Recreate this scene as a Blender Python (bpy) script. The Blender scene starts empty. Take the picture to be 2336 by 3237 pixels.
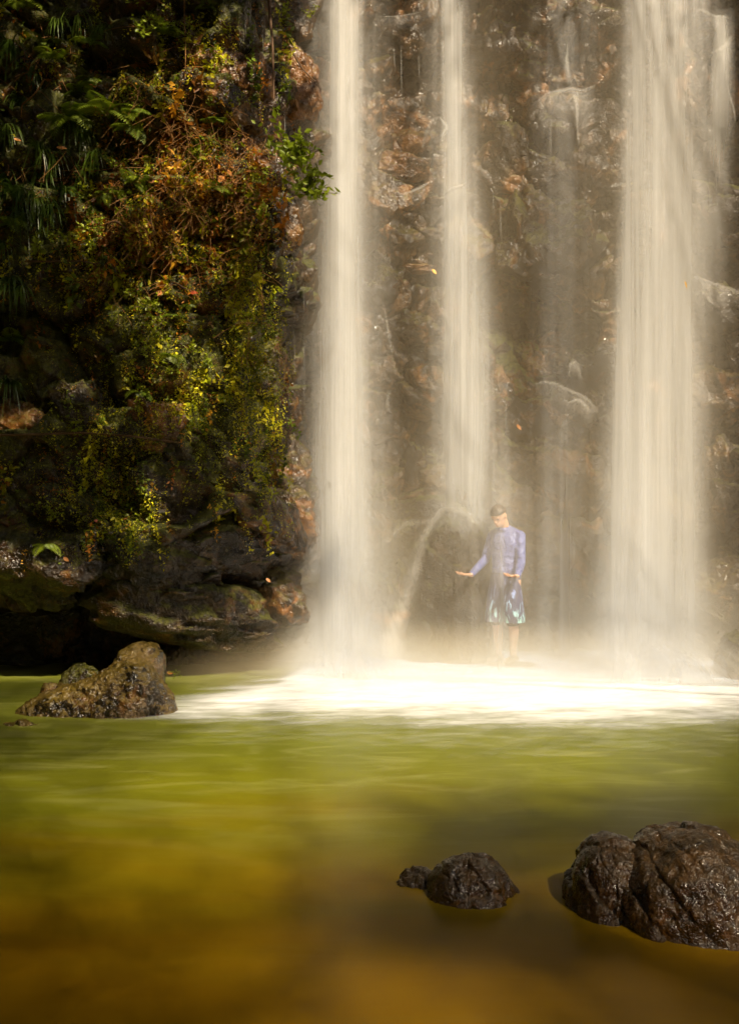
import bpy, math, random
import numpy as np
from mathutils import Vector, Matrix

# ---------------------------------------------------------------- camera, sky, sun, exposure
scene = bpy.context.scene
COL = scene.collection
FPX, CU, CV, CAMH = 3540.0, 1168.0, 1618.5, 1.65      # focal length and centre in photograph pixels, eye height (m)
cam_d = bpy.data.cameras.new('camera')
cam_d.sensor_fit = 'HORIZONTAL'
cam_d.sensor_width = 24.0
cam_d.lens = 24.0 * FPX / 2336.0
cam_d.clip_start = 0.05
cam_d.clip_end = 500
cam = bpy.data.objects.new('camera', cam_d)
COL.objects.link(cam)
cam.location = (0, 0, CAMH)
cam.rotation_euler = (math.radians(90), 0, 0)
scene.camera = cam

SUN_EL, SUN_AZ = math.radians(45), math.radians(32)   # azimuth: to the right of straight behind the camera
SUN = Vector((math.cos(SUN_EL) * math.sin(SUN_AZ), -math.cos(SUN_EL) * math.cos(SUN_AZ), math.sin(SUN_EL)))
world = bpy.data.worlds.new('World')
scene.world = world
world.use_nodes = True
wn = world.node_tree.nodes
sky = wn.new('ShaderNodeTexSky')
sky.sky_type = 'NISHITA'
sky.sun_disc = False
sky.sun_elevation = SUN_EL
sky.sun_rotation = math.atan2(SUN.x, SUN.y)
sky.dust_density = 4.0
sky.air_density = 0.7
sky.ozone_density = 0.3
wn['Background'].inputs['Strength'].default_value = 0.05
world.node_tree.links.new(sky.outputs[0], wn['Background'].inputs[0])
sun_d = bpy.data.lights.new('sun', 'SUN')
sun_d.energy = 5.0
sun_d.angle = math.radians(0.53)
sun_d.color = (1.0, 0.83, 0.58)
sun_o = bpy.data.objects.new('sun', sun_d)
COL.objects.link(sun_o)
sun_o.rotation_euler = SUN.to_track_quat('Z', 'Y').to_euler()
scene.view_settings.view_transform = 'Standard'
scene.view_settings.look = 'None'
scene.view_settings.gamma = 1.0
scene.view_settings.exposure = 0.72
scene.cycles.max_bounces = 5
scene.cycles.diffuse_bounces = 2
scene.cycles.glossy_bounces = 2
scene.cycles.transmission_bounces = 4
scene.cycles.volume_bounces = 1
scene.cycles.use_adaptive_sampling = True
scene.cycles.adaptive_threshold = 0.04
scene.cycles.adaptive_min_samples = 16
scene.cycles.transparent_max_bounces = 64
scene.cycles.use_denoising = True
scene.cycles.caustics_reflective = False
scene.cycles.caustics_refractive = False
scene.cycles.sample_clamp_indirect = 4.0

rng = np.random.default_rng(7)
random.seed(7)

# ---------------------------------------------------------------- helpers: numbers
_perm = np.random.default_rng(3).permutation(256)
_perm = np.concatenate([_perm, _perm, _perm])
_g3 = np.random.default_rng(4).normal(size=(256, 3))
_g3 /= np.linalg.norm(_g3, axis=1)[:, None]
_rv = np.random.default_rng(5).random((4096, 6))


def perlin(x, y, z):
    x, y, z = np.broadcast_arrays(np.asarray(x, float), np.asarray(y, float), np.asarray(z, float))
    xi, yi, zi = np.floor(x).astype(int), np.floor(y).astype(int), np.floor(z).astype(int)
    xf, yf, zf = x - xi, y - yi, z - zi
    f = lambda t: t * t * t * (t * (t * 6 - 15) + 10)
    u, v, w = f(xf), f(yf), f(zf)
    out = 0
    for dx in (0, 1):
        for dy in (0, 1):
            for dz in (0, 1):
                h = _perm[_perm[_perm[(xi + dx) & 255] + ((yi + dy) & 255)] + ((zi + dz) & 255)]
                g = _g3[h]
                d = g[..., 0] * (xf - dx) + g[..., 1] * (yf - dy) + g[..., 2] * (zf - dz)
                out = out + d * (u if dx else 1 - u) * (v if dy else 1 - v) * (w if dz else 1 - w)
    return out


def fbm(x, y, z, octaves=4, gain=0.5):
    s, a = 0, 1.0
    for k in range(octaves):
        s = s + a * perlin(np.asarray(x) * 2 ** k + 17.3 * k, np.asarray(y) * 2 ** k + 5.1 * k, np.asarray(z) * 2 ** k - 9.7 * k)
        a *= gain
    return s


def facets(x, z, size, slope, seed):
    """Broken rock: every Voronoi cell is a tilted plane at its own offset; returns relief and distance to the joint."""
    gx, gz = x / size, z / size
    ix, iz = np.floor(gx).astype(int), np.floor(gz).astype(int)
    f1 = np.full(x.shape, 9e9)
    f2 = np.full(x.shape, 9e9)
    rel = np.zeros(x.shape)
    for dx in (-1, 0, 1):
        for dz in (-1, 0, 1):
            h = ((ix + dx) * 73856093 ^ (iz + dz) * 19349663 ^ seed * 83492791) & 4095
            r = _rv[h]
            cx, cz = ix + dx + r[..., 0], iz + dz + r[..., 1]
            d = np.hypot(gx - cx, (gz - cz) * 1.25)
            v = (r[..., 2] - 0.5) + slope * ((r[..., 3] - 0.5) * (gx - cx) + (r[..., 4] - 0.35) * (gz - cz))
            m = d < f1
            f2 = np.where(m, f1, np.minimum(f2, d))
            rel = np.where(m, v, rel)
            f1 = np.where(m, d, f1)
    return rel, f2 - f1


def sstep(a, b, x):
    t = np.clip((x - a) / (b - a), 0, 1)
    return t * t * (3 - 2 * t)


def at(u, v, Y):
    return Vector(((u - CU) / FPX * Y, Y, CAMH - (v - CV) / FPX * Y))


# ---------------------------------------------------------------- helpers: meshes and objects
def mesh_from(name, verts, faces, attrs=None, smooth=True):
    me = bpy.data.meshes.new(name)
    verts = np.asarray(verts, dtype=np.float32)
    if isinstance(faces, np.ndarray):
        n, k = faces.shape
        me.vertices.add(len(verts))
        me.vertices.foreach_set('co', verts.ravel())
        me.loops.add(n * k)
        me.loops.foreach_set('vertex_index', faces.ravel().astype(np.int32))
        me.polygons.add(n)
        me.polygons.foreach_set('loop_start', np.arange(0, n * k, k, dtype=np.int32))
        me.update(calc_edges=True)
    else:
        me.from_pydata(verts.tolist(), [], faces)
    me.polygons.foreach_set('use_smooth', np.full(len(me.polygons), smooth))
    for an, (kind, data) in (attrs or {}).items():
        a = me.attributes.new(an, kind, 'POINT')
        if kind == 'FLOAT':
            a.data.foreach_set('value', np.asarray(data, dtype=np.float32).ravel())
        else:
            a.data.foreach_set('color', np.asarray(data, dtype=np.float32).ravel())
    me.update()
    return me


def grid_faces(nu, nv, closed_u=False):
    i, j = np.meshgrid(np.arange(nu if closed_u else nu - 1), np.arange(nv - 1), indexing='ij')
    a = i * nv + j
    b = ((i + 1) % nu) * nv + j
    return np.stack([a, b, b + 1, a + 1], -1).reshape(-1, 4)


def obj(name, me, mat=None, parent=None, loc=None):
    o = bpy.data.objects.new(name, me)
    COL.objects.link(o)
    if mat is not None and me is not None and len(me.materials) == 0:
        me.materials.append(mat)
    if parent is not None:
        o.parent = parent
    if loc is not None:
        o.location = loc
    return o


def tag(o, label, cat, group=None):
    o['label'] = label
    o['category'] = cat
    if group:
        o['group'] = group
    return o


# ---------------------------------------------------------------- helpers: materials
class NT:
    def __init__(self, name):
        self.mat = bpy.data.materials.new(name)
        self.mat.use_nodes = True
        self.t = self.mat.node_tree
        self.t.nodes.clear()
        self.out = self.t.nodes.new('ShaderNodeOutputMaterial')

    def n(self, typ, **kw):
        nd = self.t.nodes.new('ShaderNode' + typ)
        for k, v in kw.items():
            if k.startswith('_'):
                setattr(nd, k[1:], v)
            else:
                s = nd.inputs[int(k[1:])] if k[0] == 'i' and k[1:].isdigit() else nd.inputs[k.replace('__', ' ')]
                if hasattr(v, 'node'):
                    self.t.links.new(v, s)
                else:
                    s.default_value = v
        return nd

    def noise(self, vec, scale, detail=4, rough=0.55, dist=0.0):
        return self.n('TexNoise', Vector=vec, Scale=scale, Detail=detail, Roughness=rough, Distortion=dist).outputs['Fac']

    def ramp(self, fac, stops):
        r = self.n('ValToRGB', Fac=fac)
        e = r.color_ramp.elements
        while len(e) < len(stops):
            e.new(0.5)
        for k, (p, c) in enumerate(stops):
            e[k].position = p
            e[k].color = (*c, 1) if len(c) == 3 else c
        return r.outputs['Color']

    def math(self, op, a, b=0.0, clamp=False):
        return self.n('Math', _operation=op, _use_clamp=clamp, i0=a, i1=b).outputs[0]

    def rng(self, v, a, b, c=0.0, d=1.0):
        return self.n('MapRange', Value=v, i1=a, i2=b, i3=c, i4=d).outputs[0]

    def mix(self, f, a, b):
        m = self.n('Mix', _data_type='RGBA')
        for k, v in ((0, f), (6, a), (7, b)):
            s = m.inputs[k]
            if hasattr(v, 'node'):
                self.t.links.new(v, s)
            else:
                s.default_value = (*v, 1) if isinstance(v, tuple) and len(v) == 3 else v
        return m.outputs[2]

    def shmix(self, f, a, b):
        return self.n('MixShader', i0=f, i1=a, i2=b).outputs[0]

    def done(self, sh, vol=None):
        if sh is not None:
            self.t.links.new(sh, self.out.inputs[0])
        if vol is not None:
            self.t.links.new(vol, self.out.inputs[1])
        return self.mat


def rock_material(name, dark, mid, pale, moss=0.3, orange=0.3, rough=0.32, bump=0.6, use_attr=False, fine=1.0, mossc=((0.022, 0.026, 0.003), (0.12, 0.13, 0.008)), wet=1.0, coat=0.22, cior=1.36):
    """Broken rock under a film of water: blotched colour, ochre stains, patchy moss, crinkled relief, a thin glossy coat."""
    t = NT(name)
    geo = t.n('NewGeometry')
    pos = geo.outputs['Position']
    med = t.noise(pos, 4.0 * fine, 5, 0.62, 0.8)
    fin = t.noise(pos, 21.0 * fine, 5, 0.66, 0.6)
    f = t.math('ADD', t.math('MULTIPLY', med, 0.68), t.math('MULTIPLY', fin, 0.32))
    colr = t.ramp(f, [(0.40, dark), (0.51, mid), (0.61, pale)])
    lowf = t.n('TexNoise', Vector=pos, Scale=2.3, Detail=4, Roughness=0.62, Distortion=0.8)
    om = t.math('MULTIPLY', t.rng(lowf.outputs['Fac'], 0.55, 0.66), orange, True)
    colr = t.mix(om, colr, t.mix(fin, (0.10, 0.03, 0.004), (0.46, 0.19, 0.03)))
    nz = t.n('SeparateXYZ', Vector=geo.outputs['Normal']).outputs[2]
    m0 = t.math('ADD', t.math('MULTIPLY', nz, 0.30), t.math('ADD', t.math('MULTIPLY', med, 0.55), t.math('MULTIPLY', fin, 0.45)))
    if use_attr:
        a = t.n('Attribute', _attribute_name='moss').outputs['Fac']
        m0 = t.math('ADD', m0, t.math('SUBTRACT', t.math('MULTIPLY', a, 0.30), 0.16))
    mm = t.math('MULTIPLY', t.rng(m0, 0.64 - 0.22 * moss, 0.76 - 0.22 * moss), min(0.95, 0.4 + moss), True)
    colr = t.mix(mm, colr, t.mix(t.rng(fin, 0.35, 0.7), mossc[0], mossc[1]))
    hh = t.math('ADD', t.math('ADD', t.math('MULTIPLY', t.noise(pos, 8.0 * fine, 2, 0.6, 0.5), 0.8), t.math('MULTIPLY', t.noise(pos, 30.0 * fine, 2, 0.6, 1.2), 0.34)), t.math('MULTIPLY', t.noise(pos, 90.0 * fine, 0, 0.5), 0.06))
    bp = t.n('Bump', Strength=bump, Distance=0.085 / fine, Height=hh)
    r = t.math('ADD', t.math('MULTIPLY', mm, 0.4), rough)
    p = t.n('BsdfPrincipled', Base__Color=colr, Roughness=r, Normal=bp.outputs[0], IOR=1.45)
    p.inputs['Coat Roughness'].default_value = coat
    p.inputs['Coat IOR'].default_value = cior
    t.t.links.new(t.math('MULTIPLY', t.math('SUBTRACT', 1.0, mm), wet, True), p.inputs['Coat Weight'])
    t.t.links.new(bp.outputs[0], p.inputs['Coat Normal'])
    return t.done(p.outputs[0])


M = {}
M['cliff'] = rock_material('wet_cliff_rock', (0.007, 0.0033, 0.0009), (0.036, 0.0165, 0.004), (0.125, 0.062, 0.017), 0.45, 0.6, 0.30, 0.75, True)
M['rock_plain'] = rock_material('wet_brown_rock', (0.010, 0.0045, 0.0011), (0.045, 0.0205, 0.0045), (0.165, 0.078, 0.016), 0.14, 0.9, 0.3, 0.62)
M['rock_orange'] = rock_material('wet_ochre_rock', (0.03, 0.011, 0.002), (0.13, 0.05, 0.009), (0.27, 0.115, 0.025), 0.1, 0.8, 0.3, 0.65)
M['rock_mossy'] = rock_material('mossy_rock', (0.006, 0.0035, 0.0012), (0.026, 0.0145, 0.0045), (0.085, 0.05, 0.017), 0.32, 0.35, 0.35, 1.0, wet=0.5)
M['rock_dark'] = rock_material('dark_wet_rock', (0.005, 0.0026, 0.0009), (0.022, 0.011, 0.0035), (0.07, 0.037, 0.012), 0.2, 0.4, 0.24, 0.9)
M['rock_pool'] = rock_material('pool_rock', (0.005, 0.003, 0.0012), (0.024, 0.014, 0.006), (0.16, 0.105, 0.058), 0.3, 0.35, 0.16, 0.8, mossc=((0.06, 0.04, 0.004), (0.16, 0.11, 0.01)))
M['rock_near'] = rock_material('near_wet_rock', (0.007, 0.0028, 0.0007), (0.036, 0.0145, 0.0032), (0.11, 0.046, 0.010), 0.25, 0.12, 0.2, 0.7, coat=0.12, cior=1.5, fine=1.9, mossc=((0.010, 0.006, 0.001), (0.045, 0.028, 0.004)))
M['rock_slab'] = rock_material('dark_slab_rock', (0.003, 0.0016, 0.0006), (0.010, 0.0055, 0.002), (0.03, 0.017, 0.006), 0.1, 0.1, 0.4, 0.8, wet=0.4)
M['bed'] = rock_material('pool_bed', (0.16, 0.09, 0.012), (0.30, 0.165, 0.022), (0.42, 0.24, 0.04), 0.2, 0.5, 0.7, 0.4, wet=0.0)

# ---------------------------------------------------------------- the ground and the cliff
def build_ground():
    n = 150
    g = np.sinh(np.linspace(-3.2, 3.2, n)) / math.sinh(3.2) * 90
    X, Y = np.meshgrid(g, g + 5, indexing='ij')
    d = np.maximum(np.abs(X) / 7.0, np.abs(Y - 5) / 9.0)
    near = sstep(9.5, 2.0, Y)
    z = -1.0 + 0.55 * near
    z = z + sstep(0.75, 1.3, d) * 1.6 + np.clip(d - 1.2, 0, 8) * 3.2
    z = z + 0.10 * fbm(X * 0.5, Y * 0.5, 0, 4) + np.clip(d - 1, 0, 3) * 0.6 * fbm(X * 0.15, Y * 0.15, 3, 4)
    o = obj('ground', mesh_from('ground', np.stack([X, Y, z], -1).reshape(-1, 3), grid_faces(n, n)), M['bed'])
    o['kind'] = 'structure'


build_ground()

PLAN = np.array([(-13, 3), (-9, 7.8), (-6.5, 9.8), (-4.6, 10.9), (-3.2, 11.15), (-2.0, 11.1), (-1.25, 11.4), (-0.88, 12.1), (-0.45, 12.9),
                 (0.5, 13.3), (1.6, 13.4), (2.8, 13.3), (3.7, 12.8), (4.5, 12.0), (6.2, 10.6), (9, 8.2), (13, 3)], float)


def plan_curve():
    pts = []
    P = np.vstack([2 * PLAN[0] - PLAN[1], PLAN, 2 * PLAN[-1] - PLAN[-2]])
    for i in range(1, len(P) - 2):
        t = np.linspace(0, 1, 40, endpoint=False)[:, None]
        p0, p1, p2, p3 = P[i - 1:i + 3]
        pts.append(0.5 * ((2 * p1) + (-p0 + p2) * t + (2 * p0 - 5 * p1 + 4 * p2 - p3) * t ** 2 + (-p0 + 3 * p1 - 3 * p2 + p3) * t ** 3))
    pts = np.vstack(pts + [P[-2][None]])
    s = np.concatenate([[0], np.cumsum(np.linalg.norm(np.diff(pts, axis=0), axis=1))])
    return s, pts


def build_cliff():
    s, pts = plan_curve()
    s0 = s[np.argmin(np.abs(pts[:, 0] + 4.9))]
    s1 = s[np.argmin(np.abs(pts[:, 0] - 4.9))]
    ss = np.concatenate([np.arange(0, s0, 0.14), np.arange(s0, s1, 0.021), np.arange(s1, s[-1], 0.14)])
    zz = np.concatenate([np.arange(-1.2, -0.15, 0.08), np.arange(-0.15, 8.0, 0.021), np.arange(8.0, 15.5, 0.14)])
    px, py = np.interp(ss, s, pts[:, 0]), np.interp(ss, s, pts[:, 1])
    k = np.ones(61) / 61
    fx = np.interp(np.linspace(0, s[-1], 1500), s, pts[:, 0])
    fy = np.interp(np.linspace(0, s[-1], 1500), s, pts[:, 1])
    tx, ty = np.gradient(fx), np.gradient(fy)
    tx = np.convolve(np.pad(tx, 30, 'edge'), k, 'valid')
    ty = np.convolve(np.pad(ty, 30, 'edge'), k, 'valid')
    tx, ty = np.interp(ss, np.linspace(0, s[-1], 1500), tx), np.interp(ss, np.linspace(0, s[-1], 1500), ty)
    L = np.hypot(tx, ty)
    nx, ny = ty / L, -tx / L                       # towards the pool
    S, Z = np.meshgrid(ss, zz, indexing='ij')
    PX = px[:, None] + 0 * Z
    left = sstep(-0.5, -1.3, PX)
    wx = S + 0.35 * fbm(S * 0.9, Z * 0.9, 1.5, 3)
    wz = Z + 0.35 * fbm(S * 0.9, Z * 0.9, 8.5, 3) + 0.25 * S * (0.4 + 0.0 * left)
    a, ca = facets(wx, wz, 1.25, 0.9, 11)
    b, cb = facets(wx * 1.0 + 3.3, wz * 1.1, 0.52, 1.1, 23)
    c, cc = facets(wx + 7.7, wz * 1.2, 0.21, 1.2, 37)
    d = (0.50 - 0.20 * left) * a + 0.24 * b + 0.085 * c
    d -= 0.12 * np.exp(-ca / 0.045) + 0.05 * np.exp(-cb / 0.05) + 0.016 * np.exp(-cc / 0.07)
    d += 0.10 * fbm(S * 0.8, Z * 0.8, 4.0, 3) + 0.035 * fbm(S * 4, Z * 4, 2.0, 4, 0.6)
    # overall form: mossy bulge on the left, undercut cave at its foot, ledges behind the falls
    d += left * (0.22 * np.exp(-((Z - 3.4) / 1.6) ** 2) * np.exp(-((PX + 1.9) / 1.2) ** 2))
    d += left * 0.30 * np.exp(-((Z - 1.2) / 0.45) ** 2)
    cave_top = 0.50 + 0.30 * fbm(PX * 1.2, 0 * Z, 6.0, 2) + 0.55 * np.exp(-((PX + 2.95) / 0.28) ** 2)
    d -= left * 1.05 * sstep(cave_top + 0.12, cave_top - 0.10, Z)
    d += (1 - left) * 0.25 * sstep(5, 0, Z) - (1 - left) * 0.2 * np.exp(-((Z - 0.1) / 0.3) ** 2)
    d += 0.04 * np.clip(Z - 8, 0, 9)
    X = px[:, None] + nx[:, None] * d
    Y = py[:, None] + ny[:, None] * d
    moss = left * (0.75 + 0.35 * sstep(1.2, 2.4, Z)) * (0.35 + 0.65 * sstep(0.5, 1.3, Z)) * (1 - 0.75 * np.exp(-((PX + 1.15) / 0.35) ** 2 - ((Z - 5.6) / 0.9) ** 2))
    moss += (1 - left) * (0.18 + 0.65 * np.exp(-((PX - 1.75) / 0.35) ** 2)) * sstep(0.6, 1.6, Z)
    me = mesh_from('cliff', np.stack([X, Y, Z], -1).reshape(-1, 3), grid_faces(len(ss), len(zz)), {'moss': ('FLOAT', moss)})
    o = obj('cliff', me, M['cliff'])
    o['kind'] = 'structure'
    o['label'] = 'tall broken rock cliff behind the falls, mossy and overgrown on the left'
    return o


cliff = build_cliff()
bpy.context.view_layer.update()
EYE = Vector((0, 0, CAMH))


def hit(u, v):
    d = (at(u, v, 1.0) - EYE).normalized()
    ok, p, n, _ = cliff.ray_cast(EYE, d)
    if not ok:
        p, n = at(u, v, 13.0), Vector((0, -1, 0))
    if n.y > 0:
        n = -n
    return p.copy(), n.copy()


# ---------------------------------------------------------------- rocks
def ico(sub):
    import bmesh
    bm = bmesh.new()
    bmesh.ops.create_icosphere(bm, subdivisions=sub, radius=1.0)
    v = np.array([x.co[:] for x in bm.verts])
    f = np.array([[q.index for q in p.verts] for p in bm.faces])
    bm.free()
    return v, f


ICO4 = ico(5)
ICO3 = ico(4)


def rock_mesh(seed, planes=15, soft=16, rough=0.05, base=ICO4, flat=1.0):
    r = np.random.default_rng(seed)
    v, f = base
    n = r.normal(size=(planes, 3))
    n /= np.linalg.norm(n, axis=1)[:, None]
    h = r.uniform(0.72, 1.02, planes)
    q = np.maximum(v @ n.T, 0.02) / h
    rad = 1.0 / (np.sum(q ** soft, axis=1) ** (1.0 / soft))
    rad = np.minimum(rad, 1.35)
    p = v * rad[:, None]
    o = r.uniform(0, 50, 3)
    p = p * (1 + rough * fbm(p[:, 0] * 2.0 + o[0], p[:, 1] * 2.0 + o[1], p[:, 2] * 2.0 + o[2], 5, 0.68)[:, None] * 1.6)
    g, cr = facets(p[:, 0] * 0.9 + 0.7 * p[:, 1] + o[0], p[:, 2] - 0.6 * p[:, 1] + o[1] + 0.3 * p[:, 0], 0.55, 1.1, seed)
    p = p * (1 + 0.17 * g - 0.07 * np.exp(-cr / 0.05))[:, None]
    return mesh_from('rock', p, f)


ROCKS = [rock_mesh(100 + k, planes=9 + (k * 5) % 11, soft=26 + (k * 7) % 30, rough=0.075 + 0.025 * (k % 3)) for k in range(14)]
_rock_cache = {}


def cliff_rock(u, v, w, h, mat='rock_plain', depth=0.8, roll=0.0, sink=0.35, k=None):
    """One stone of the cliff: w, h in photograph pixels at the depth of the cliff there."""
    p, n = hit(u, v)
    k = random.randrange(len(ROCKS)) if k is None else k
    key = (k, mat)
    if key not in _rock_cache:
        me = ROCKS[k].copy()
        me.materials.clear()
        me.materials.append(M[mat])
        _rock_cache[key] = me
    sc = p.y / FPX / 2
    o = obj('rock', _rock_cache[key], None, cliff)
    sx, sz = w * sc, h * sc
    sy = depth * 0.5 * (sx + sz)
    o.scale = (sx, sy, sz)
    ang = math.atan2(-n.x, -n.y)
    o.rotation_euler = (random.uniform(-0.15, 0.15), roll + random.uniform(-0.12, 0.12), max(-0.6, min(0.6, -ang)) * 0.6)
    o.location = p + Vector((0, sy * (sink - 0.05), 0))
    return o


for a in [
    # left foot of the cliff, overhanging blocks round the dark cave
    (110, 1800, 360, 300, 'rock_dark', .8, .1), (60, 1960, 330, 260, 'rock_dark', .8, -.15), (250, 1650, 300, 170, 'rock_mossy', .7, .35),
    (640, 1960, 560, 250, 'rock_mossy', .8, .12), (820, 1870, 330, 200, 'rock_plain', .7, -.1), (470, 1780, 330, 210, 'rock_mossy', .8, .2),
    (720, 1740, 360, 200, 'rock_dark', .8, -.15), (520, 1560, 280, 230, 'rock_mossy', .7, .1), (300, 1510, 240, 260, 'rock_mossy', .7, 0),
    (140, 1480, 260, 240, 'rock_mossy', .7, .2), (820, 1640, 260, 220, 'rock_plain', .7, .25), (850, 1480, 240, 230, 'rock_plain', .7, .6),
    (230, 2090, 190, 120, 'rock_dark', .8, .2), (60, 2110, 240, 120, 'rock_dark', .8, 0), (870, 2030, 260, 150, 'rock_dark', .7, 0),
    (950, 1780, 200, 240, 'rock_plain', .6, .1), (420, 1400, 210, 170, 'rock_mossy', .7, -.3), (480, 1330, 150, 150, 'rock_orange', .6, .4),
    (80, 1330, 260, 120, 'rock_orange', .6, .2), (240, 1290, 150, 200, 'rock_mossy', .6, .0), (690, 1440, 260, 170, 'rock_mossy', .7, .5),
    # bare rock right of the plants, top
    (690, 200, 220, 190, 'rock_orange', .6, .1), (780, 260, 200, 180, 'rock_orange', .6, -.2), (720, 330, 220, 130, 'rock_plain', .6, .3),
    (800, 385, 190, 120, 'rock_plain', .6, -.1), (850, 540, 150, 150, 'rock_plain', .6, .2), (940, 240, 160, 200, 'rock_orange', .6, 0),
    (930, 60, 170, 160, 'rock_plain', .6, .1), (590, 150, 150, 180, 'rock_dark', .6, 0), (900, 700, 130, 200, 'rock_plain', .5, 0),
    # between the left and the middle fall
    (1190, 240, 160, 150, 'rock_plain', .6, .3), (1200, 120, 190, 140, 'rock_plain', .6, 0), (1330, 100, 170, 170, 'rock_plain', .6, .1),
    (1185, 310, 90, 90, 'rock_orange', .6, .3), (1230, 420, 190, 160, 'rock_orange', .7, 0), (1290, 460, 130, 130, 'rock_orange', .6, .4),
    (1260, 535, 240, 100, 'rock_orange', .6, .05), (1190, 600, 180, 150, 'rock_plain', .6, .7), (1310, 640, 160, 110, 'rock_plain', .6, -.3),
    (1255, 765, 170, 170, 'rock_plain', .9, .1), (1290, 845, 140, 40, 'rock_orange', .9, 0), (1200, 880, 150, 170, 'rock_dark', .6, .1),
    (1330, 1045, 170, 130, 'rock_plain', .8, -.1), (1250, 1130, 130, 160, 'rock_plain', .6, .2), (1320, 1270, 170, 110, 'rock_plain', .7, .4),
    (1240, 1380, 150, 110, 'rock_plain', .6, -.3), (1300, 1500, 110, 170, 'rock_dark', .7, .1), (1220, 1540, 150, 140, 'rock_plain', .6, .1),
    (1390, 1520, 150, 130, 'rock_plain', .7, -.2), (1220, 1720, 210, 260, 'rock_plain', .7, .5), (1260, 1920, 180, 220, 'rock_plain', .6, .2),
    # behind and right of the middle fall
    (1460, 800, 210, 230, 'rock_plain', .9, .05), (1400, 600, 170, 200, 'rock_plain', .6, .1), (1480, 330, 200, 250, 'rock_plain', .6, 0),
    (1530, 180, 170, 170, 'rock_plain', .6, .1), (1590, 915, 95, 90, 'rock_plain', 1.0, 0), (1655, 1010, 120, 150, 'rock_mossy', .9, 0),
    (1650, 1130, 90, 170, 'rock_mossy', .8, 0), (1610, 560, 190, 140, 'rock_plain', .6, .4), (1720, 540, 180, 130, 'rock_plain', .6, -.1),
    (1700, 680, 190, 160, 'rock_plain', .6, .2), (1640, 740, 110, 240, 'rock_mossy', .7, 0), (1620, 480, 130, 200, 'rock_mossy', .6, 0),
    (1790, 760, 260, 280, 'rock_dark', .8, .3), (1860, 560, 150, 210, 'rock_plain', .6, .3), (1790, 400, 220, 180, 'rock_dark', .7, 0),
    (1800, 260, 200, 160, 'rock_plain', .6, 0), (1690, 330, 150, 180, 'rock_plain', .6, 0), (1880, 900, 170, 220, 'rock_plain', .6, .2),
    (1640, 1470, 150, 160, 'rock_plain', .7, .1), (1630, 1590, 130, 130, 'rock_plain', .7, -.2), (1700, 1340, 170, 200, 'rock_dark', .7, .1),
    (1840, 1330, 190, 240, 'rock_dark', .8, .1), (1870, 1180, 150, 170, 'rock_dark', .7, 0), (1740, 1180, 150, 150, 'rock_plain', .6, .2),
    (1800, 1530, 240, 250, 'rock_plain', .7, .2), (1730, 1720, 240, 260, 'rock_plain', .7, 0), (1900, 1750, 260, 260, 'rock_plain', .6, 0),
    # the right edge
    (2250, 1060, 190, 170, 'rock_plain', .6, .4), (2280, 1250, 190, 190, 'rock_plain', .6, -.2), (2200, 960, 160, 130, 'rock_plain', .6, 0),
    (2290, 1480, 170, 200, 'rock_plain', .6, .2), (2250, 1680, 200, 200, 'rock_dark', .7, 0), (2290, 960, 150, 130, 'rock_dark', .7, .4),
    (2260, 120, 150, 110, 'rock_plain', .7, .1), (2320, 400, 80, 160, 'rock_dark', .7, 0), (2200, 300, 160, 190, 'rock_plain', .6, 0),
    (2290, 700, 150, 190, 'rock_dark', .6, .1), (2100, 1300, 220, 200, 'rock_plain', .6, .1), (2080, 700, 220, 220, 'rock_plain', .6, .1),
    (2080, 1600, 240, 240, 'rock_plain', .6, .1), (2300, 1880, 170, 190, 'rock_dark', .7, .1), (2320, 2040, 110, 140, 'rock_dark', .9, 0),
]:
    cliff_rock(*a)
for k in range(70):
    u, v = rng.uniform(860, 2330), rng.uniform(0, 2050)
    w = rng.uniform(70, 190)
    cliff_rock(u, v, w, w * rng.uniform(0.6, 1.3), ['rock_plain', 'rock_plain', 'rock_dark', 'rock_mossy'][k % 4], .6, rng.uniform(-.7, .7), 0.55)


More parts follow.
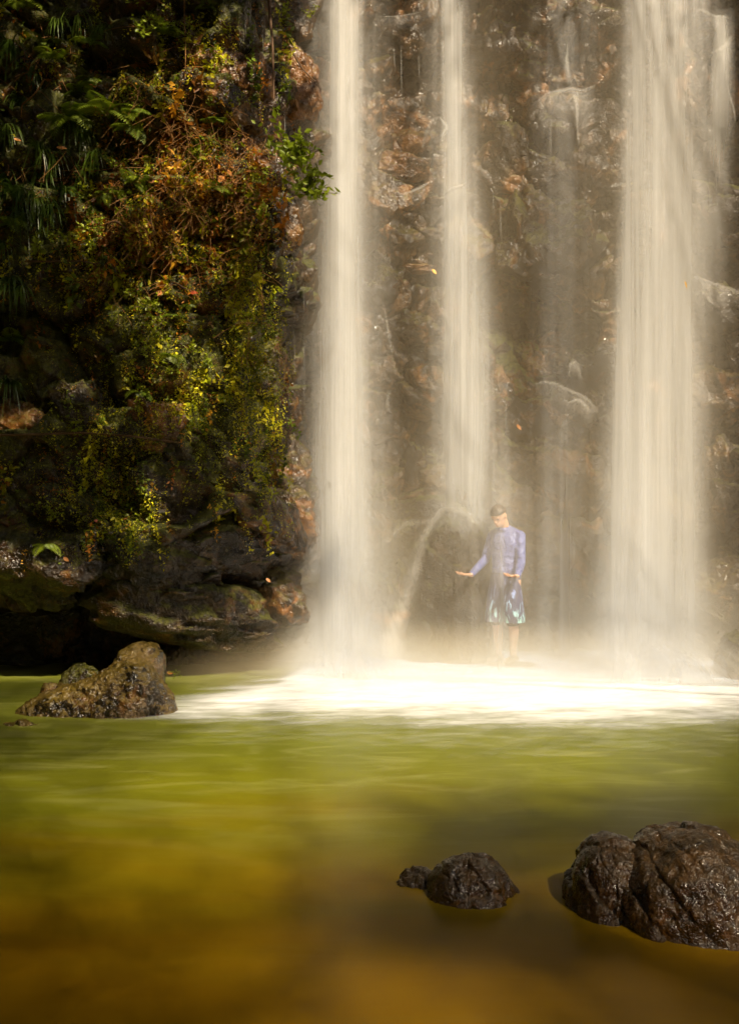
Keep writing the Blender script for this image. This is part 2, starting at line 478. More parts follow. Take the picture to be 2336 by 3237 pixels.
def profile_rock(name, outline, Y, front, back, mat, label, seed=0, rough=0.05, nx=150, nt=90, power=0.75, group=None, cat='boulder', sub=-0.3, ridge=1.0):
    """A boulder standing in the water: its skyline as seen in the photograph, set at distance Y, with its own front and back depth (m)."""
    P = np.array([at(u, v, Y)[:] for u, v in outline])
    xs, zs = P[:, 0], P[:, 2]
    x = np.linspace(xs[0], xs[-1], nx)
    h = np.interp(x, xs, zs)
    kk = np.ones(5) / 5
    h = np.convolve(np.pad(h, 2, 'edge'), kk, 'valid')
    H = h - sub
    w = np.clip((x - x[0]) / (x[-1] - x[0]), 0, 1)
    dep = np.sqrt(np.clip(1 - (2 * w - 1) ** 4, 0, 1)) * (0.45 + 0.55 * np.sqrt(np.clip(h, 0.02, None) / max(h)))
    th = np.linspace(0, math.pi, nt)
    X, T = np.meshgrid(x, th, indexing='ij')
    c, s = np.cos(T), np.sin(T)
    D = np.where(c > 0, front, back)
    Yv = Y - np.sign(c) * np.abs(c) ** power * D * dep[:, None]
    Zv = sub + H[:, None] * s ** power
    V = np.stack([X, Yv, Zv], -1)
    du, dv = np.gradient(V, axis=0), np.gradient(V, axis=1)
    N = np.cross(dv, du)
    N /= np.maximum(np.linalg.norm(N, axis=-1), 1e-9)[..., None]
    cen = np.array([x.mean(), Y, sub])
    N *= np.sign(np.sum(N * (V - cen), -1) + 1e-9)[..., None]
    S = max(h.max(), 0.3)
    q = V / S * 1.3 + seed * 7.31
    f, cr = facets(q[..., 0] * 1.0 + 0.6 * q[..., 1] + 0.3 * fbm(q[..., 0], q[..., 1], q[..., 2], 3), q[..., 2] - 0.5 * q[..., 1] + 0.5 * q[..., 0], 0.62, 0.8, seed + 3)
    d = ridge * S * (0.10 * f - 0.05 * np.exp(-cr / 0.05)) + S * rough * (2.2 * fbm(q[..., 0] * 1.4, q[..., 1] * 1.4, q[..., 2] * 1.4, 3) + 0.9 * fbm(q[..., 0] * 6, q[..., 1] * 6, q[..., 2] * 6, 4, 0.6))
    edge = np.sqrt(np.clip(1 - (2 * w - 1) ** 8, 0, 1))[:, None]
    V = V + N * (d * edge)[..., None]
    low = sstep(0.02, sub, V[..., 2])                 # the foot of the rock spreads under the water
    V[..., 0] += (V[..., 0] - x.mean()) * 0.45 * low
    V[..., 1] += (V[..., 1] - Y) * 1.1 * low
    base = np.array([x.mean(), Y, 0.0])
    o = obj(name, mesh_from(name, (V - base).reshape(-1, 3), grid_faces(nx, nt)), M[mat], None, base.tolist())
    return tag(o, label, cat, group)


PR = profile_rock
# left boulder in the pool and the stones beside it
PR('boulder', [(-30, 2310), (10, 2268), (50, 2244), (100, 2216), (150, 2192), (215, 2168), (300, 2132), (350, 2108), (405, 2092), (440, 2080), (468, 2090), (492, 2125), (522, 2165), (548, 2195), (558, 2230), (564, 2270), (570, 2310)],
   9.25, 0.35, 0.45, 'rock_pool', 'jagged wet boulder with pale faces at the left edge of the pool', 4, 0.04, 240, 130, ridge=0.5)
PR('boulder', [(372, 2130), (400, 2058), (430, 2032), (455, 2028), (484, 2045), (492, 2070), (490, 2130)], 9.55, 0.16, 0.2, 'rock_pool',
   'small dark stone perched on the back of the jagged left boulder', 9, 0.06, 60, 50, sub=0.1)
PR('boulder', [(110, 2250), (130, 2190), (155, 2160), (180, 2155), (205, 2170), (225, 2210), (235, 2250)], 9.6, 0.14, 0.2, 'rock_pool',
   'small grey stone at the left end of the jagged pool boulder', 12, 0.06, 60, 50)
PR('boulder', [(-10, 2330), (30, 2290), (70, 2275), (120, 2290), (150, 2330)], 8.7, 0.15, 0.2, 'rock_pool',
   'low brown stone just awash at the left photo edge', 15, 0.06, 60, 50)
PR('boulder', [(190, 2180), (205, 2130), (235, 2102), (270, 2100), (310, 2125), (340, 2180)], 10.6, 0.25, 0.3, 'rock_dark',
   'dark mossy stone behind the jagged boulder, before the cave', 17, 0.06, 70, 60)
# foreground boulders
PR('boulder', [(1325, 2900), (1345, 2830), (1370, 2780), (1400, 2745), (1440, 2718), (1490, 2708), (1540, 2716), (1580, 2745), (1610, 2780), (1640, 2830), (1650, 2900)],
   4.85, 0.22, 0.25, 'rock_near', 'rounded dark brown boulder in the foreground, left of the largest one', 21, 0.035, 180, 110, ridge=0.9)
PR('boulder', [(1195, 2890), (1215, 2830), (1240, 2795), (1262, 2790), (1290, 2776), (1330, 2768), (1365, 2775), (1390, 2800), (1410, 2890)],
   5.0, 0.16, 0.2, 'rock_near', 'low half-sunk stone leaning on the rounded foreground boulder', 24, 0.06, 90, 60, ridge=0.9)
PR('boulder', [(1755, 3000), (1775, 2880), (1790, 2800), (1815, 2735), (1850, 2685), (1890, 2660), (1935, 2652), (1985, 2664), (2030, 2690), (2070, 2740), (2090, 2900), (2100, 3000)],
   4.75, 0.30, 0.3, 'rock_near', 'upright brown boulder against the left flank of the largest foreground boulder', 27, 0.035, 170, 120, ridge=0.9)
PR('boulder', [(1880, 3050), (1905, 2900), (1930, 2800), (1965, 2740), (2010, 2692), (2060, 2672), (2110, 2640), (2160, 2626), (2200, 2624), (2260, 2640), (2330, 2660), (2420, 2700), (2520, 2800), (2580, 2950), (2600, 3050)],
   4.65, 0.45, 0.5, 'rock_near', 'largest foreground boulder, glistening brown, cut by the right photo edge', 31, 0.032, 260, 160, ridge=0.8)
# tall dark slab that the middle fall strikes
PR('boulder', [(1250, 2180), (1275, 2080), (1296, 1960), (1312, 1840), (1322, 1760), (1345, 1690), (1375, 1640), (1405, 1612), (1440, 1618), (1485, 1640), (1520, 1670), (1545, 1760), (1560, 1900), (1575, 2050), (1590, 2180)],
   12.5, 0.42, 0.6, 'rock_slab', 'tall dark slab of rock struck by the middle fall, beside the person', 35, 0.03, 160, 140, ridge=0.6)
PR('boulder', [(1120, 2180), (1150, 2020), (1190, 1880), (1230, 1800), (1260, 1760), (1290, 1800), (1320, 1900), (1340, 2180)],
   12.75, 0.3, 0.5, 'rock_plain', 'sloping brown rock between the left fall and the tall dark slab', 38, 0.05, 120, 100)
PR('boulder', [(1500, 2130), (1540, 2099), (1600, 2093), (1660, 2094), (1700, 2101), (1740, 2130)], 12.0, 0.35, 0.4, 'rock_plain',
   'low flat rock awash under the feet of the person', 41, 0.02, 70, 60, sub=-0.3, ridge=0.2)
PR('boulder', [(2250, 2180), (2268, 2080), (2290, 2020), (2330, 1998), (2390, 2010), (2450, 2080), (2480, 2180)], 11.2, 0.35, 0.4, 'rock_dark',
   'dark boulder at the foot of the cliff on the right photo edge', 44, 0.05, 90, 70)

bpy.context.view_layer.update()
DG = bpy.context.evaluated_depsgraph_get()


def surf(u, v):
    """Where the line of sight through a photograph pixel first meets cliff, rock or boulder."""
    d = (at(u, v, 1.0) - EYE).normalized()
    ok, p, n, _, _, _ = scene.ray_cast(DG, EYE, d)
    if not ok:
        return hit(u, v)
    if n.y > 0:
        n = -n
    return p.copy(), n.copy()


# ---------------------------------------------------------------- the pool
def build_water():
    t = NT('pool_water')
    geo = t.n('NewGeometry')
    pos = geo.outputs['Position']
    st = t.n('VectorMath', _operation='MULTIPLY', i0=pos, i1=(0.55, 1.5, 1.0)).outputs[0]
    xyz = t.n('SeparateXYZ', Vector=pos)
    n1 = t.noise(st, 0.55, 4, 0.5, 0.6)
    n2 = t.noise(st, 1.5, 6, 0.58, 2.2)
    near = t.rng(t.math('ADD', xyz.outputs[1], t.math('MULTIPLY', t.math('SUBTRACT', n1, 0.5), 3.5)), 4.0, 6.2)
    body = t.mix(near, (0.28, 0.15, 0.001), (0.19, 0.185, 0.004))
    far = t.rng(t.math('ADD', xyz.outputs[1], t.math('MULTIPLY', t.math('SUBTRACT', n1, 0.5), 2.5)), 5.6, 8.2)
    body = t.mix(far, body, (0.165, 0.185, 0.016))
    sw = t.rng(n2, 0.48, 0.78, 0.0, 0.34)
    swf = t.math('MULTIPLY', sw, t.rng(xyz.outputs[1], 5.0, 7.0), True)
    body = t.mix(swf, body, (0.50, 0.50, 0.20))
    dif = t.n('BsdfDiffuse', Color=body)
    tra = t.n('BsdfTransparent', Color=(0.75, 0.62, 0.22, 1))
    inner = t.shmix(t.rng(xyz.outputs[1], 3.5, 7.0, 0.52, 0.84), tra.outputs[0], dif.outputs[0])
    bp = t.n('Bump', Strength=0.12, Distance=0.04, Height=t.noise(st, 1.6, 3, 0.5, 0.5))
    gl = t.n('BsdfGlossy', Color=(1, 1, 1, 1), Roughness=0.30, Normal=bp.outputs[0])
    fr = t.n('Fresnel', IOR=1.33, Normal=bp.outputs[0])
    sh = t.shmix(t.math('MULTIPLY', fr.outputs[0], 0.36), inner, gl.outputs[0])
    x = np.linspace(-14, 14, 60)
    y = np.linspace(-6, 14.2, 60)
    X, Y = np.meshgrid(x, y, indexing='ij')
    o = obj('pool_water', mesh_from('pool_water', np.stack([X, Y, 0 * X], -1).reshape(-1, 3), grid_faces(60, 60)), t.done(sh.node.outputs[0] if False else sh))
    o['kind'] = 'structure'
    o['label'] = 'smooth olive green plunge pool water'


build_water()


def veil_material(name, col=(0.90, 0.89, 0.88), trans=0.3):
    t = NT(name)
    a = t.n('Attribute', _attribute_name='water_amount').outputs['Fac']
    d = t.n('BsdfDiffuse', Color=(*col, 1))
    l = t.n('BsdfTranslucent', Color=(*col, 1))
    body = t.shmix(trans, d.outputs[0], l.outputs[0])
    return t.done(t.shmix(a, t.n('BsdfTransparent').outputs[0], body))


M['veil'] = veil_material('falling_water')
M['foam'] = veil_material('white_foam', (0.90, 0.93, 0.97), 0.1)


def trim(V, F, dens, cut=0.02):
    keep = dens.ravel()[F].max(axis=1) > cut
    F = F[keep]
    used = np.zeros(len(V), bool)
    used[F.ravel()] = True
    idx = np.cumsum(used) - 1
    return V[used], idx[F], dens.ravel()[used]


def build_foam():
    u = np.linspace(-14, 14, 2)
    x = np.arange(-2.9, 5.6, 0.03)
    y = np.arange(7.2, 13.2, 0.025)
    X, Y = np.meshgrid(x, y, indexing='ij')
    eu = np.array([(300, 2215), (450, 2245), (600, 2272), (800, 2272), (1000, 2270), (1250, 2278), (1500, 2292), (1700, 2300), (2000, 2290), (2336, 2270), (2800, 2250)], float)
    Ye = CAMH * FPX / (eu[:, 1] - CV)
    Xe = (eu[:, 0] - CU) / FPX * Ye
    edge = np.interp(X, Xe, Ye)
    back = np.interp(X, [-3, -2.2, -1.6, -0.9, -0.4, 5], [8.9, 9.5, 9.9, 10.9, 13.5, 13.5])
    st = fbm(X * 1.1 + 0.5 * Y, Y * 3.2 - 0.6 * X, 1.0, 5, 0.6)
    st2 = fbm(X * 4 + 2 * Y, Y * 11 - 1.5 * X, 4.0, 4, 0.6)
    dd = Y - edge + 0.60 * st + 0.22 * st2
    den = sstep(-0.75, 1.1, dd) ** 1.25 * sstep(0.5, -0.7, Y - back + 0.5 * st)
    den *= sstep(-2.5, -1.3, X + 0.5 * st)
    thin = sstep(-1.5, 0.1, dd) * 0.12 * np.clip(0.5 + 1.6 * st2, 0, 1) * sstep(-2.0, -0.6, X)
    den = np.clip(np.maximum(den, thin) * (0.97 + 0.18 * st2), 0, 0.99)
    Z = 0.006 + 0.02 * den * np.clip(0.5 + st + 0.4 * st2, 0, 2) * sstep(0, 1.2, dd)
    V, F, dn = trim(np.stack([X, Y, Z], -1).reshape(-1, 3), grid_faces(len(x), len(y)), den)
    o = obj('foam', mesh_from('foam', V, F, {'water_amount': ('FLOAT', dn)}), M['foam'])
    o['kind'] = 'stuff'
    o['label'] = 'bright white churned foam at the foot of the falls'


build_foam()

# ---------------------------------------------------------------- the falls
def veil(name, parent, rows, Y, strength, seed, power=1.2, skew=0.0, wav=0.05, fine=1.0, top=None, bot=None, contrast=0.6, step=0.011, mat='veil', lean=0.0):
    """One sheet of falling water. rows: (v, u_left, u_right, weight) from top to bottom in photograph pixels."""
    R = np.array(rows, float)
    zr = CAMH - (R[:, 0] - CV) / FPX * Y
    v = np.linspace(R[0, 0], R[-1, 0], max(8, int(abs(zr[0] - zr[-1]) / 0.09)))
    ul, ur, wt = np.interp(v, R[:, 0], R[:, 1]), np.interp(v, R[:, 0], R[:, 2]), np.interp(v, R[:, 0], R[:, 3])
    xl, xr = (ul - CU) / FPX * Y, (ur - CU) / FPX * Y
    z = CAMH - (v - CV) / FPX * Y
    n = max(10, int((xr - xl).max() / step))
    w = np.linspace(0, 1, n)
    X = xl[None] + (xr - xl)[None] * w[:, None]
    Z = np.broadcast_to(z[None], X.shape)
    W = np.broadcast_to(w[:, None], X.shape)
    q = X * fine
    wave = perlin(q * 2.1, Z * 0.22, seed * 3.7) * wav * 2 + perlin(q * 7, Z * 0.3, seed) * wav * 0.5
    Yv = Y + wave + lean * (z.max() - Z)
    ws = np.clip(W + skew * W * (1 - W), 0, 1)
    prof = np.sin(math.pi * ws) ** power
    sk = fbm(q * 5.0, Z * 0.10, seed + 1.3, 5, 0.72)
    sk2 = perlin(q * 48, Z * 0.25, seed + 4.4)
    den = strength * prof * wt[None] * np.clip(1 + contrast * (1.5 * sk + 0.35 * sk2), 0, 2)
    den = np.clip(den, 0, 0.97)
    V, F, dn = trim(np.stack([X, Yv, Z], -1).reshape(-1, 3), grid_faces(n, len(v)), den, 0.012)
    o = obj(name, mesh_from(name, V, F, {'water_amount': ('FLOAT', dn)}), M[mat], parent)
    return o


def fall(label, base_uvY, sheets):
    e = bpy.data.objects.new('waterfall', None)
    COL.objects.link(e)
    tag(e, label, 'waterfall')
    for k, (rows, Y, st, kw) in enumerate(sheets):
        veil('water_sheet', e, rows, Y, st, 11 * k + len(label), **kw)
    return e


fall('narrow bright white fall nearest the mossy left cliff', None, [
    ([(-60, 900, 1260, .8), (700, 885, 1270, .9), (1500, 860, 1300, 1.1), (2160, 780, 1360, 1.1)], 12.4, .24, dict(power=2.0, contrast=.8)),
    ([(-60, 1000, 1180, .75), (600, 990, 1178, 1), (1300, 980, 1190, 1), (2160, 915, 1240, .9)], 12.3, .56, dict(power=2.2, contrast=.6)),
    ([(-60, 1020, 1160, .75), (800, 1005, 1165, 1), (1500, 990, 1185, 1), (2160, 945, 1210, 1)], 12.15, .52, dict(power=2.0, contrast=.65)),
    ([(-60, 1030, 1140, .7), (800, 1010, 1150, .8), (1500, 970, 1190, 1.1), (2170, 890, 1250, 1.1)], 11.95, .46, dict(power=1.8)),
    ([(900, 950, 1220, 0), (1600, 900, 1270, .5), (2180, 800, 1340, 1)], 11.7, .36, dict(power=2.0)),
])
fall('soft middle fall that breaks over the tall dark slab', None, [
    ([(-60, 1310, 1520, .8), (600, 1320, 1560, .8), (1200, 1290, 1640, 1.1), (1640, 1260, 1700, .9), (2150, 1260, 1740, .5)], 12.6, .30, dict(power=1.8, contrast=.9)),
    ([(-60, 1350, 1500, .7), (500, 1350, 1530, .8), (1000, 1345, 1595, .95), (1400, 1330, 1625, 1), (1640, 1330, 1640, .6), (1850, 1350, 1620, .1)], 12.3, .40, dict(power=2.0, contrast=.9)),
    ([(200, 1365, 1510, .2), (700, 1370, 1545, .6), (1100, 1365, 1570, .9), (1500, 1350, 1595, .85), (1680, 1330, 1620, .2)], 12.1, .40, dict(power=2.2, contrast=.8)),
])
fall('thin stepped fall trickling between the middle and the broad right fall', None, [
    ([(-60, 1660, 1930, .6), (300, 1650, 1930, .55), (900, 1660, 1930, .6), (1500, 1650, 1930, .7), (2150, 1620, 1930, .9)], 12.6, .20, dict(power=1.5, contrast=1.1)),
    ([(1250, 1720, 1820, .0), (1400, 1710, 1850, .6), (1800, 1680, 1860, .9), (2160, 1650, 1880, 1)], 12.3, .28, dict(power=1.7, contrast=.9)),
])
fall('broad pale fall with a bright left edge on the right side', None, [
    ([(-60, 1930, 2330, .85), (700, 1915, 2320, .8), (1500, 1860, 2290, .85), (2160, 1790, 2300, .9)], 11.9, .38, dict(power=1.6, contrast=.8)),
    ([(-60, 1960, 2120, .75), (600, 1950, 2110, .85), (1200, 1915, 2090, 1), (1700, 1880, 2090, 1), (2160, 1850, 2110, .8)], 11.8, .50, dict(power=1.8, skew=.5, contrast=.7)),
    ([(-60, 1935, 2300, .7), (700, 1920, 2285, .75), (1200, 1880, 2265, .9), (1700, 1845, 2255, 1), (2160, 1800, 2270, 1.1)], 11.7, .46, dict(power=1.9, contrast=.55)),
    ([(-60, 1950, 2300, .6), (900, 1920, 2280, .5), (1500, 1860, 2260, .8), (2180, 1790, 2310, 1)], 11.55, .36, dict(power=1.8)),
])
fall('short side fall tumbling down the ledges at the top right corner', None, [
    ([(30, 2225, 2325, .2), (130, 2220, 2325, .9), (330, 2215, 2325, .9), (700, 2180, 2320, .4), (1000, 2150, 2310, 0)], 11.5, .42, dict(power=1.6, contrast=.6)),
    ([(45, 2250, 2305, .8), (160, 2256, 2315, .9), (230, 2235, 2310, 1), (400, 2225, 2310, .2)], 11.4, .42, dict(power=1.5, contrast=.5)),
])

def splash(label, sheets):
    e = obj('splash', None)
    tag(e, label, 'splash', 'splash at the foot of the falls')
    for k, (rows, Y, st) in enumerate(sheets):
        veil('spray_sheet', e, rows, Y, st, 5 * k + len(label), power=1.3, contrast=.45, wav=.10)


splash('white splash rising at the foot of the narrow left fall', [
    ([(1880, 930, 1240, 0), (2040, 860, 1310, .45), (2130, 780, 1400, .9), (2190, 700, 1460, 1)], 11.3, .42), ([(1960, 900, 1270, 0), (2090, 820, 1350, .6), (2190, 700, 1450, 1)], 10.95, .36)])
splash('low white splash spreading in front of the slab and the person', [
    ([(2050, 1200, 1900, 0), (2120, 1150, 1950, .6), (2180, 1100, 2000, 1)], 11.2, .24), ([(2080, 1150, 1950, 0), (2150, 1100, 2000, .7), (2200, 1050, 2050, 1)], 10.8, .28)])
splash('white splash rising at the foot of the broad right fall', [
    ([(1850, 1860, 2260, 0), (2030, 1800, 2320, .5), (2130, 1650, 2600, .9), (2190, 1550, 2750, 1)], 11.0, .40), ([(1960, 1800, 2300, 0), (2090, 1680, 2600, .6), (2190, 1550, 2800, 1)], 10.7, .36)])
fall('faint veil of fine drops falling in front of the person', None, [
    ([(1380, 1440, 1760, 0), (1600, 1440, 1760, .8), (2000, 1420, 1780, 1), (2140, 1400, 1800, 1)], 11.5, .26, dict(power=1.3, contrast=.55))])

# ---------------------------------------------------------------- drifting mist: closed bodies of fine spray
def mist_body(loc, rad, dens, mat_name, label, colour=(0.99, 0.80, 0.54, 1)):
    t = NT(mat_name)
    co = t.n('TexCoord').outputs['Object']
    r2 = t.n('VectorMath', _operation='DOT_PRODUCT', i0=co, i1=co).outputs['Value']
    f = t.math('POWER', t.math('SUBTRACT', 1.0, r2, True), 1.6)
    vs = t.n('VolumeScatter', Color=colour, Density=t.math('MULTIPLY', f, dens), Anisotropy=0.0)
    mat = t.done(None, vs.outputs[0])
    mat.cycles.volume_step_rate = 1.6
    v, f = ICO3
    o = obj('mist', mesh_from('mist', v, f), mat, None, loc)
    o.scale = rad
    o['kind'] = 'stuff'
    o['label'] = label
    return o


mist_body((1.7, 11.8, 2.8), (3.4, 1.5, 8.8), 0.09, 'spray_high', 'thin spray hanging before the whole wet cliff')
mist_body((1.4, 12.0, 0.3), (3.6, 1.7, 2.9), 0.19, 'spray_low', 'soft spray rising round the person and the slab')
mist_body((1.4, 11.0, 0.0), (4.0, 2.0, 0.62), 0.95, 'spray_foot', 'dense low spray where the falls strike the pool')
mist_body((0.22, 12.65, 0.8), (0.6, 0.45, 1.3), 1.0, 'spray_slab', 'pale spray behind the left flank of the tall slab')
mist_body((-0.25, 11.9, 2.0), (0.75, 0.6, 9.5), 0.42, 'spray_left', 'spray drifting round the narrow left fall', (0.99, 0.88, 0.70, 1))
mist_body((0.98, 12.1, 3.5), (0.75, 0.6, 6.5), 0.30, 'spray_middle', 'spray drifting round the soft middle fall', (0.99, 0.88, 0.70, 1))
mist_body((2.95, 11.5, 2.0), (1.25, 0.7, 9.5), 0.38, 'spray_right', 'spray drifting round the broad right fall', (0.99, 0.88, 0.70, 1))
mist_body((-0.25, 11.6, 0.1), (1.2, 0.9, 1.3), 0.8, 'spray_left_foot', 'spray billowing at the foot of the narrow left fall', (0.99, 0.88, 0.70, 1))
mist_body((3.0, 11.2, 0.1), (1.6, 0.9, 1.3), 0.8, 'spray_right_foot', 'spray billowing at the foot of the broad right fall', (0.99, 0.88, 0.70, 1))

# ---------------------------------------------------------------- unseen trees added overhead, leaves set to shade the cliff and the pool
LIT = [(720, 190, 140, 130, .5), (560, 330, 170, 120, .7), (650, 520, 230, 120, 1), (720, 640, 130, 120, 1), (450, 650, 160, 100, .9), (330, 770, 170, 90, .75),
       (170, 810, 140, 60, .6), (520, 740, 150, 90, .8), (760, 820, 80, 140, .9), (460, 970, 120, 100, .9), (560, 1190, 170, 140, .8), (330, 1450, 120, 130, .9),
       (430, 1640, 100, 80, 1), (270, 1610, 90, 70, .6), (830, 1050, 80, 330, .6), (720, 1930, 150, 70, .22), (860, 1850, 120, 110, .5), (150, 200, 160, 160, .5), (480, 130, 60, 40, .5),
       (270, 420, 160, 100, .8), (60, 640, 200, 140, .6), (480, 110, 130, 80, .7), (110, 1330, 140, 60, .6), (880, 300, 110, 300, .4), (350, 2160, 190, 80, .5), (160, 1850, 120, 70, .08), (600, 900, 160, 90, .5)]
DARK = [(2050, 2610, 640, 90, .9), (1450, 2740, 300, 140, .7), (1850, 2920, 700, 130, 1.0), (1400, 2900, 300, 90, .8), (0, 2750, 300, 450, .3), (0, 3237, 700, 420, .4),
        (2400, 1250, 220, 750, .9), (-60, 250, 280, 500, .7), (-60, 1100, 300, 450, .7), (250, 1250, 220, 130, .5), (150, 1900, 500, 250, .5), (2336, 2420, 300, 120, .35), (1600, 60, 900, 420, .62), (60, 2330, 420, 80, .8), (150, 2180, 380, 45, .8), (2336, 3237, 650, 260, .45), (900, 2080, 160, 120, .3)]


def wanted_light(u, v, on_water):  # target sunlight
    if on_water:
        L = 0.97
    else:
        L = 0.03 + 0.95 * float(sstep(850, 960, u))
    def lit(L):
        for cu, cv, ru, rv, w in LIT:
            if not on_water or cv > 2000:
                L = max(L, min(1.0, 1.6 * w * math.exp(-(((u - cu) / ru) ** 2 + ((v - cv) / rv) ** 2) * 1.25)))
        return L
    if not on_water:
        L = lit(L)
    for cu, cv, ru, rv, w in DARK:
        L *= 1 - w * math.exp(-(((u - cu) / ru) ** 2 + ((v - cv) / rv) ** 2))
    if on_water:
        L = lit(L)
    return L


def leaf_material(name, c1, c2, trans=0.35, rough=0.45, use_attr=False):
    t = NT(name)
    geo = t.n('NewGeometry')
    if use_attr:
        colr = t.n('Attribute', _attribute_name='leaf_colour').outputs['Color']
    else:
        rnd = t.n('ObjectInfo').outputs['Random']
        f = t.math('ADD', t.math('MULTIPLY', rnd, 0.5), t.math('MULTIPLY', t.noise(geo.outputs['Position'], 9, 3), 0.6))
        colr = t.mix(f, c1, c2)
    p = t.n('BsdfPrincipled', Base__Color=colr, Roughness=rough)
    tr = t.n('BsdfTranslucent', Color=colr)
    return t.done(t.shmix(trans, p.outputs[0], tr.outputs[0]))


def bark_material():
    t = NT('bark')
    pos = t.n('NewGeometry').outputs['Position']
    c = t.ramp(t.noise(pos, 12, 5), [(0.3, (0.03, 0.02, 0.012)), (0.7, (0.11, 0.08, 0.05))])
    b = t.n('Bump', Strength=0.6, Height=t.noise(pos, 30, 4))
    return t.done(t.n('BsdfPrincipled', Base__Color=c, Roughness=0.85, Normal=b.outputs[0]).outputs[0])


M['bark'] = bark_material()
M['tree_leaf'] = leaf_material('tree_leaf', (0.03, 0.06, 0.01), (0.07, 0.10, 0.015))


def tube(path, radii, n=7):
    P = np.asarray(path, float)
    R = np.asarray(radii, float)
    T = np.gradient(P, axis=0)
    T /= np.maximum(np.linalg.norm(T, axis=1), 1e-9)[:, None]
    ref = np.where(np.abs(T[:, 2:3]) > 0.9, np.array([[1.0, 0, 0]]), np.array([[0, 0, 1.0]]))
    A = np.cross(T, ref)
    A /= np.maximum(np.linalg.norm(A, axis=1), 1e-9)[:, None]
    B = np.cross(T, A)
    th = np.linspace(0, 2 * math.pi, n, endpoint=False)
    V = P[None] + R[None, :, None] * (np.cos(th)[:, None, None] * A[None] + np.sin(th)[:, None, None] * B[None])
    return V.reshape(-1, 3), grid_faces(n, len(P), True)


def join(parts):
    V, F, k = [], [], 0
    for v, f in parts:
        V.append(v)
        F.append(f + k)
        k += len(v)
    return np.vstack(V), np.vstack(F)


def leaf_cards(P, size, r, droop=0.0, aspect=2.2, up=None):
    """Pointed leaves, four-cornered and folded a little along the midrib, at points P with random directions."""
    n = len(P)
    d = r.normal(size=(n, 3))
    if up is not None:
        d = d + up
    d[:, 2] -= droop
    d /= np.linalg.norm(d, axis=1)[:, None]
    s = np.cross(d, r.normal(size=(n, 3)))
    s /= np.linalg.norm(s, axis=1)[:, None]
    nn = np.cross(d, s)
    L = (np.asarray(size) * r.uniform(0.6, 1.3, n))[:, None]
    a = P
    b = P + d * L * 0.45 + s * L / aspect * 0.5 + nn * L * 0.06
    c = P + d * L
    e = P + d * L * 0.45 - s * L / aspect * 0.5 + nn * L * 0.06
    V = np.stack([a, b, c, e], 1).reshape(-1, 3)
    return V, np.arange(4 * n).reshape(n, 4)


def build_shade_trees():
    r = np.random.default_rng(21)
    trees = [((-5.2, 3.2, 0.3), 'unseen shade tree added at the left bank, leaves set to dapple the cliff'),
             ((11.0, 3.5, 0.4), 'unseen shade tree added at the right bank, leaves set to shape the sunlight'),
             ((6.5, -12.5, 0.8), 'unseen shade tree added behind the camera, leaves set to darken the near water')]
    pts = [[], [], []]
    siz = [[], [], []]

    def add(p, z, size):
        c = p + SUN * ((z - p.z) / SUN.z)
        if c.z < CAMH + 0.60 * max(c.y, 0) + 1.5:
            return
        k = 0 if c.x < 2.4 and c.y > -2 else (1 if c.y > -3.0 else 2)
        pts[k].append(c)
        siz[k].append(size)

    for i in range(19500):                      # shade on the cliff
        u, v = (r.uniform(-350, 960) if i % 5 else r.uniform(2150, 2700)), r.uniform(-500, 2300)
        if i >= 15000:
            u, v = r.uniform(960, 2200), r.uniform(-500, 900)
        d = (at(u, v, 1.0) - EYE).normalized()
        ok, p, n_, _ = cliff.ray_cast(EYE, d)
        if not ok or p.z < -0.1:
            continue
        if r.random() < (1 - wanted_light(u, v, False)) ** 1.9:
            add(p, r.uniform(10.2, 14.5), 0.24)
    for i in range(60000):                      # shade on the water
        Y = r.uniform(2.2, 11.0)
        X = r.uniform(-0.42, 0.42) * Y
        u, v = CU + X / Y * FPX, CV + CAMH / Y * FPX
        if r.random() < (1 - wanted_light(u, v, True)) * 0.9:
            ok, _, _, _, bo, _ = scene.ray_cast(DG, Vector((X, Y, 0.003)), SUN, distance=3.0)
            if ok and bo.name.startswith('boulder') and r.random() < 0.8:
                continue                    # sunlight falls on the boulders themselves
            add(Vector((X, Y, 0)), r.uniform(20, 30), 0.12)
    for k, (base, label) in enumerate(trees):
        P = np.array([p[:] for p in pts[k]])
        e = obj('added_shade_tree', None, None, None, base)
        tag(e, label, 'tree', 'unseen trees added to shade the cliff and pool')
        b = np.array(base)
        top = b + (P.mean(axis=0) - b) * np.array([0.25, 0.25, 0.8])
        ts = np.linspace(0, 1, 14)[:, None]
        ctrl = np.array([b[0], b[1], top[2] * 0.6])
        path = (1 - ts) ** 2 * b + 2 * ts * (1 - ts) * ctrl + ts ** 2 * top
        parts = [tube(path - b, np.linspace(0.26, 0.09, 14), 9)]
        for j in range(16):
            tip = P[r.integers(len(P))]
            st = path[r.integers(7, 13)]
            m = (st + tip) / 2 + np.array([0, 0, 0.4])
            q = (1 - ts) ** 2 * st + 2 * ts * (1 - ts) * m + ts ** 2 * tip
            parts.append(tube(q - b, np.linspace(0.035, 0.008, 14), 5))
        V, F = join(parts)
        obj('trunk', mesh_from('trunk', V, F), M['bark'], e)
        V, F = leaf_cards(P - b, np.array(siz[k]), r, 0.3, 1.8)
        obj('crown', mesh_from('crown', V, F, None, False), M['tree_leaf'], e)


build_shade_trees()


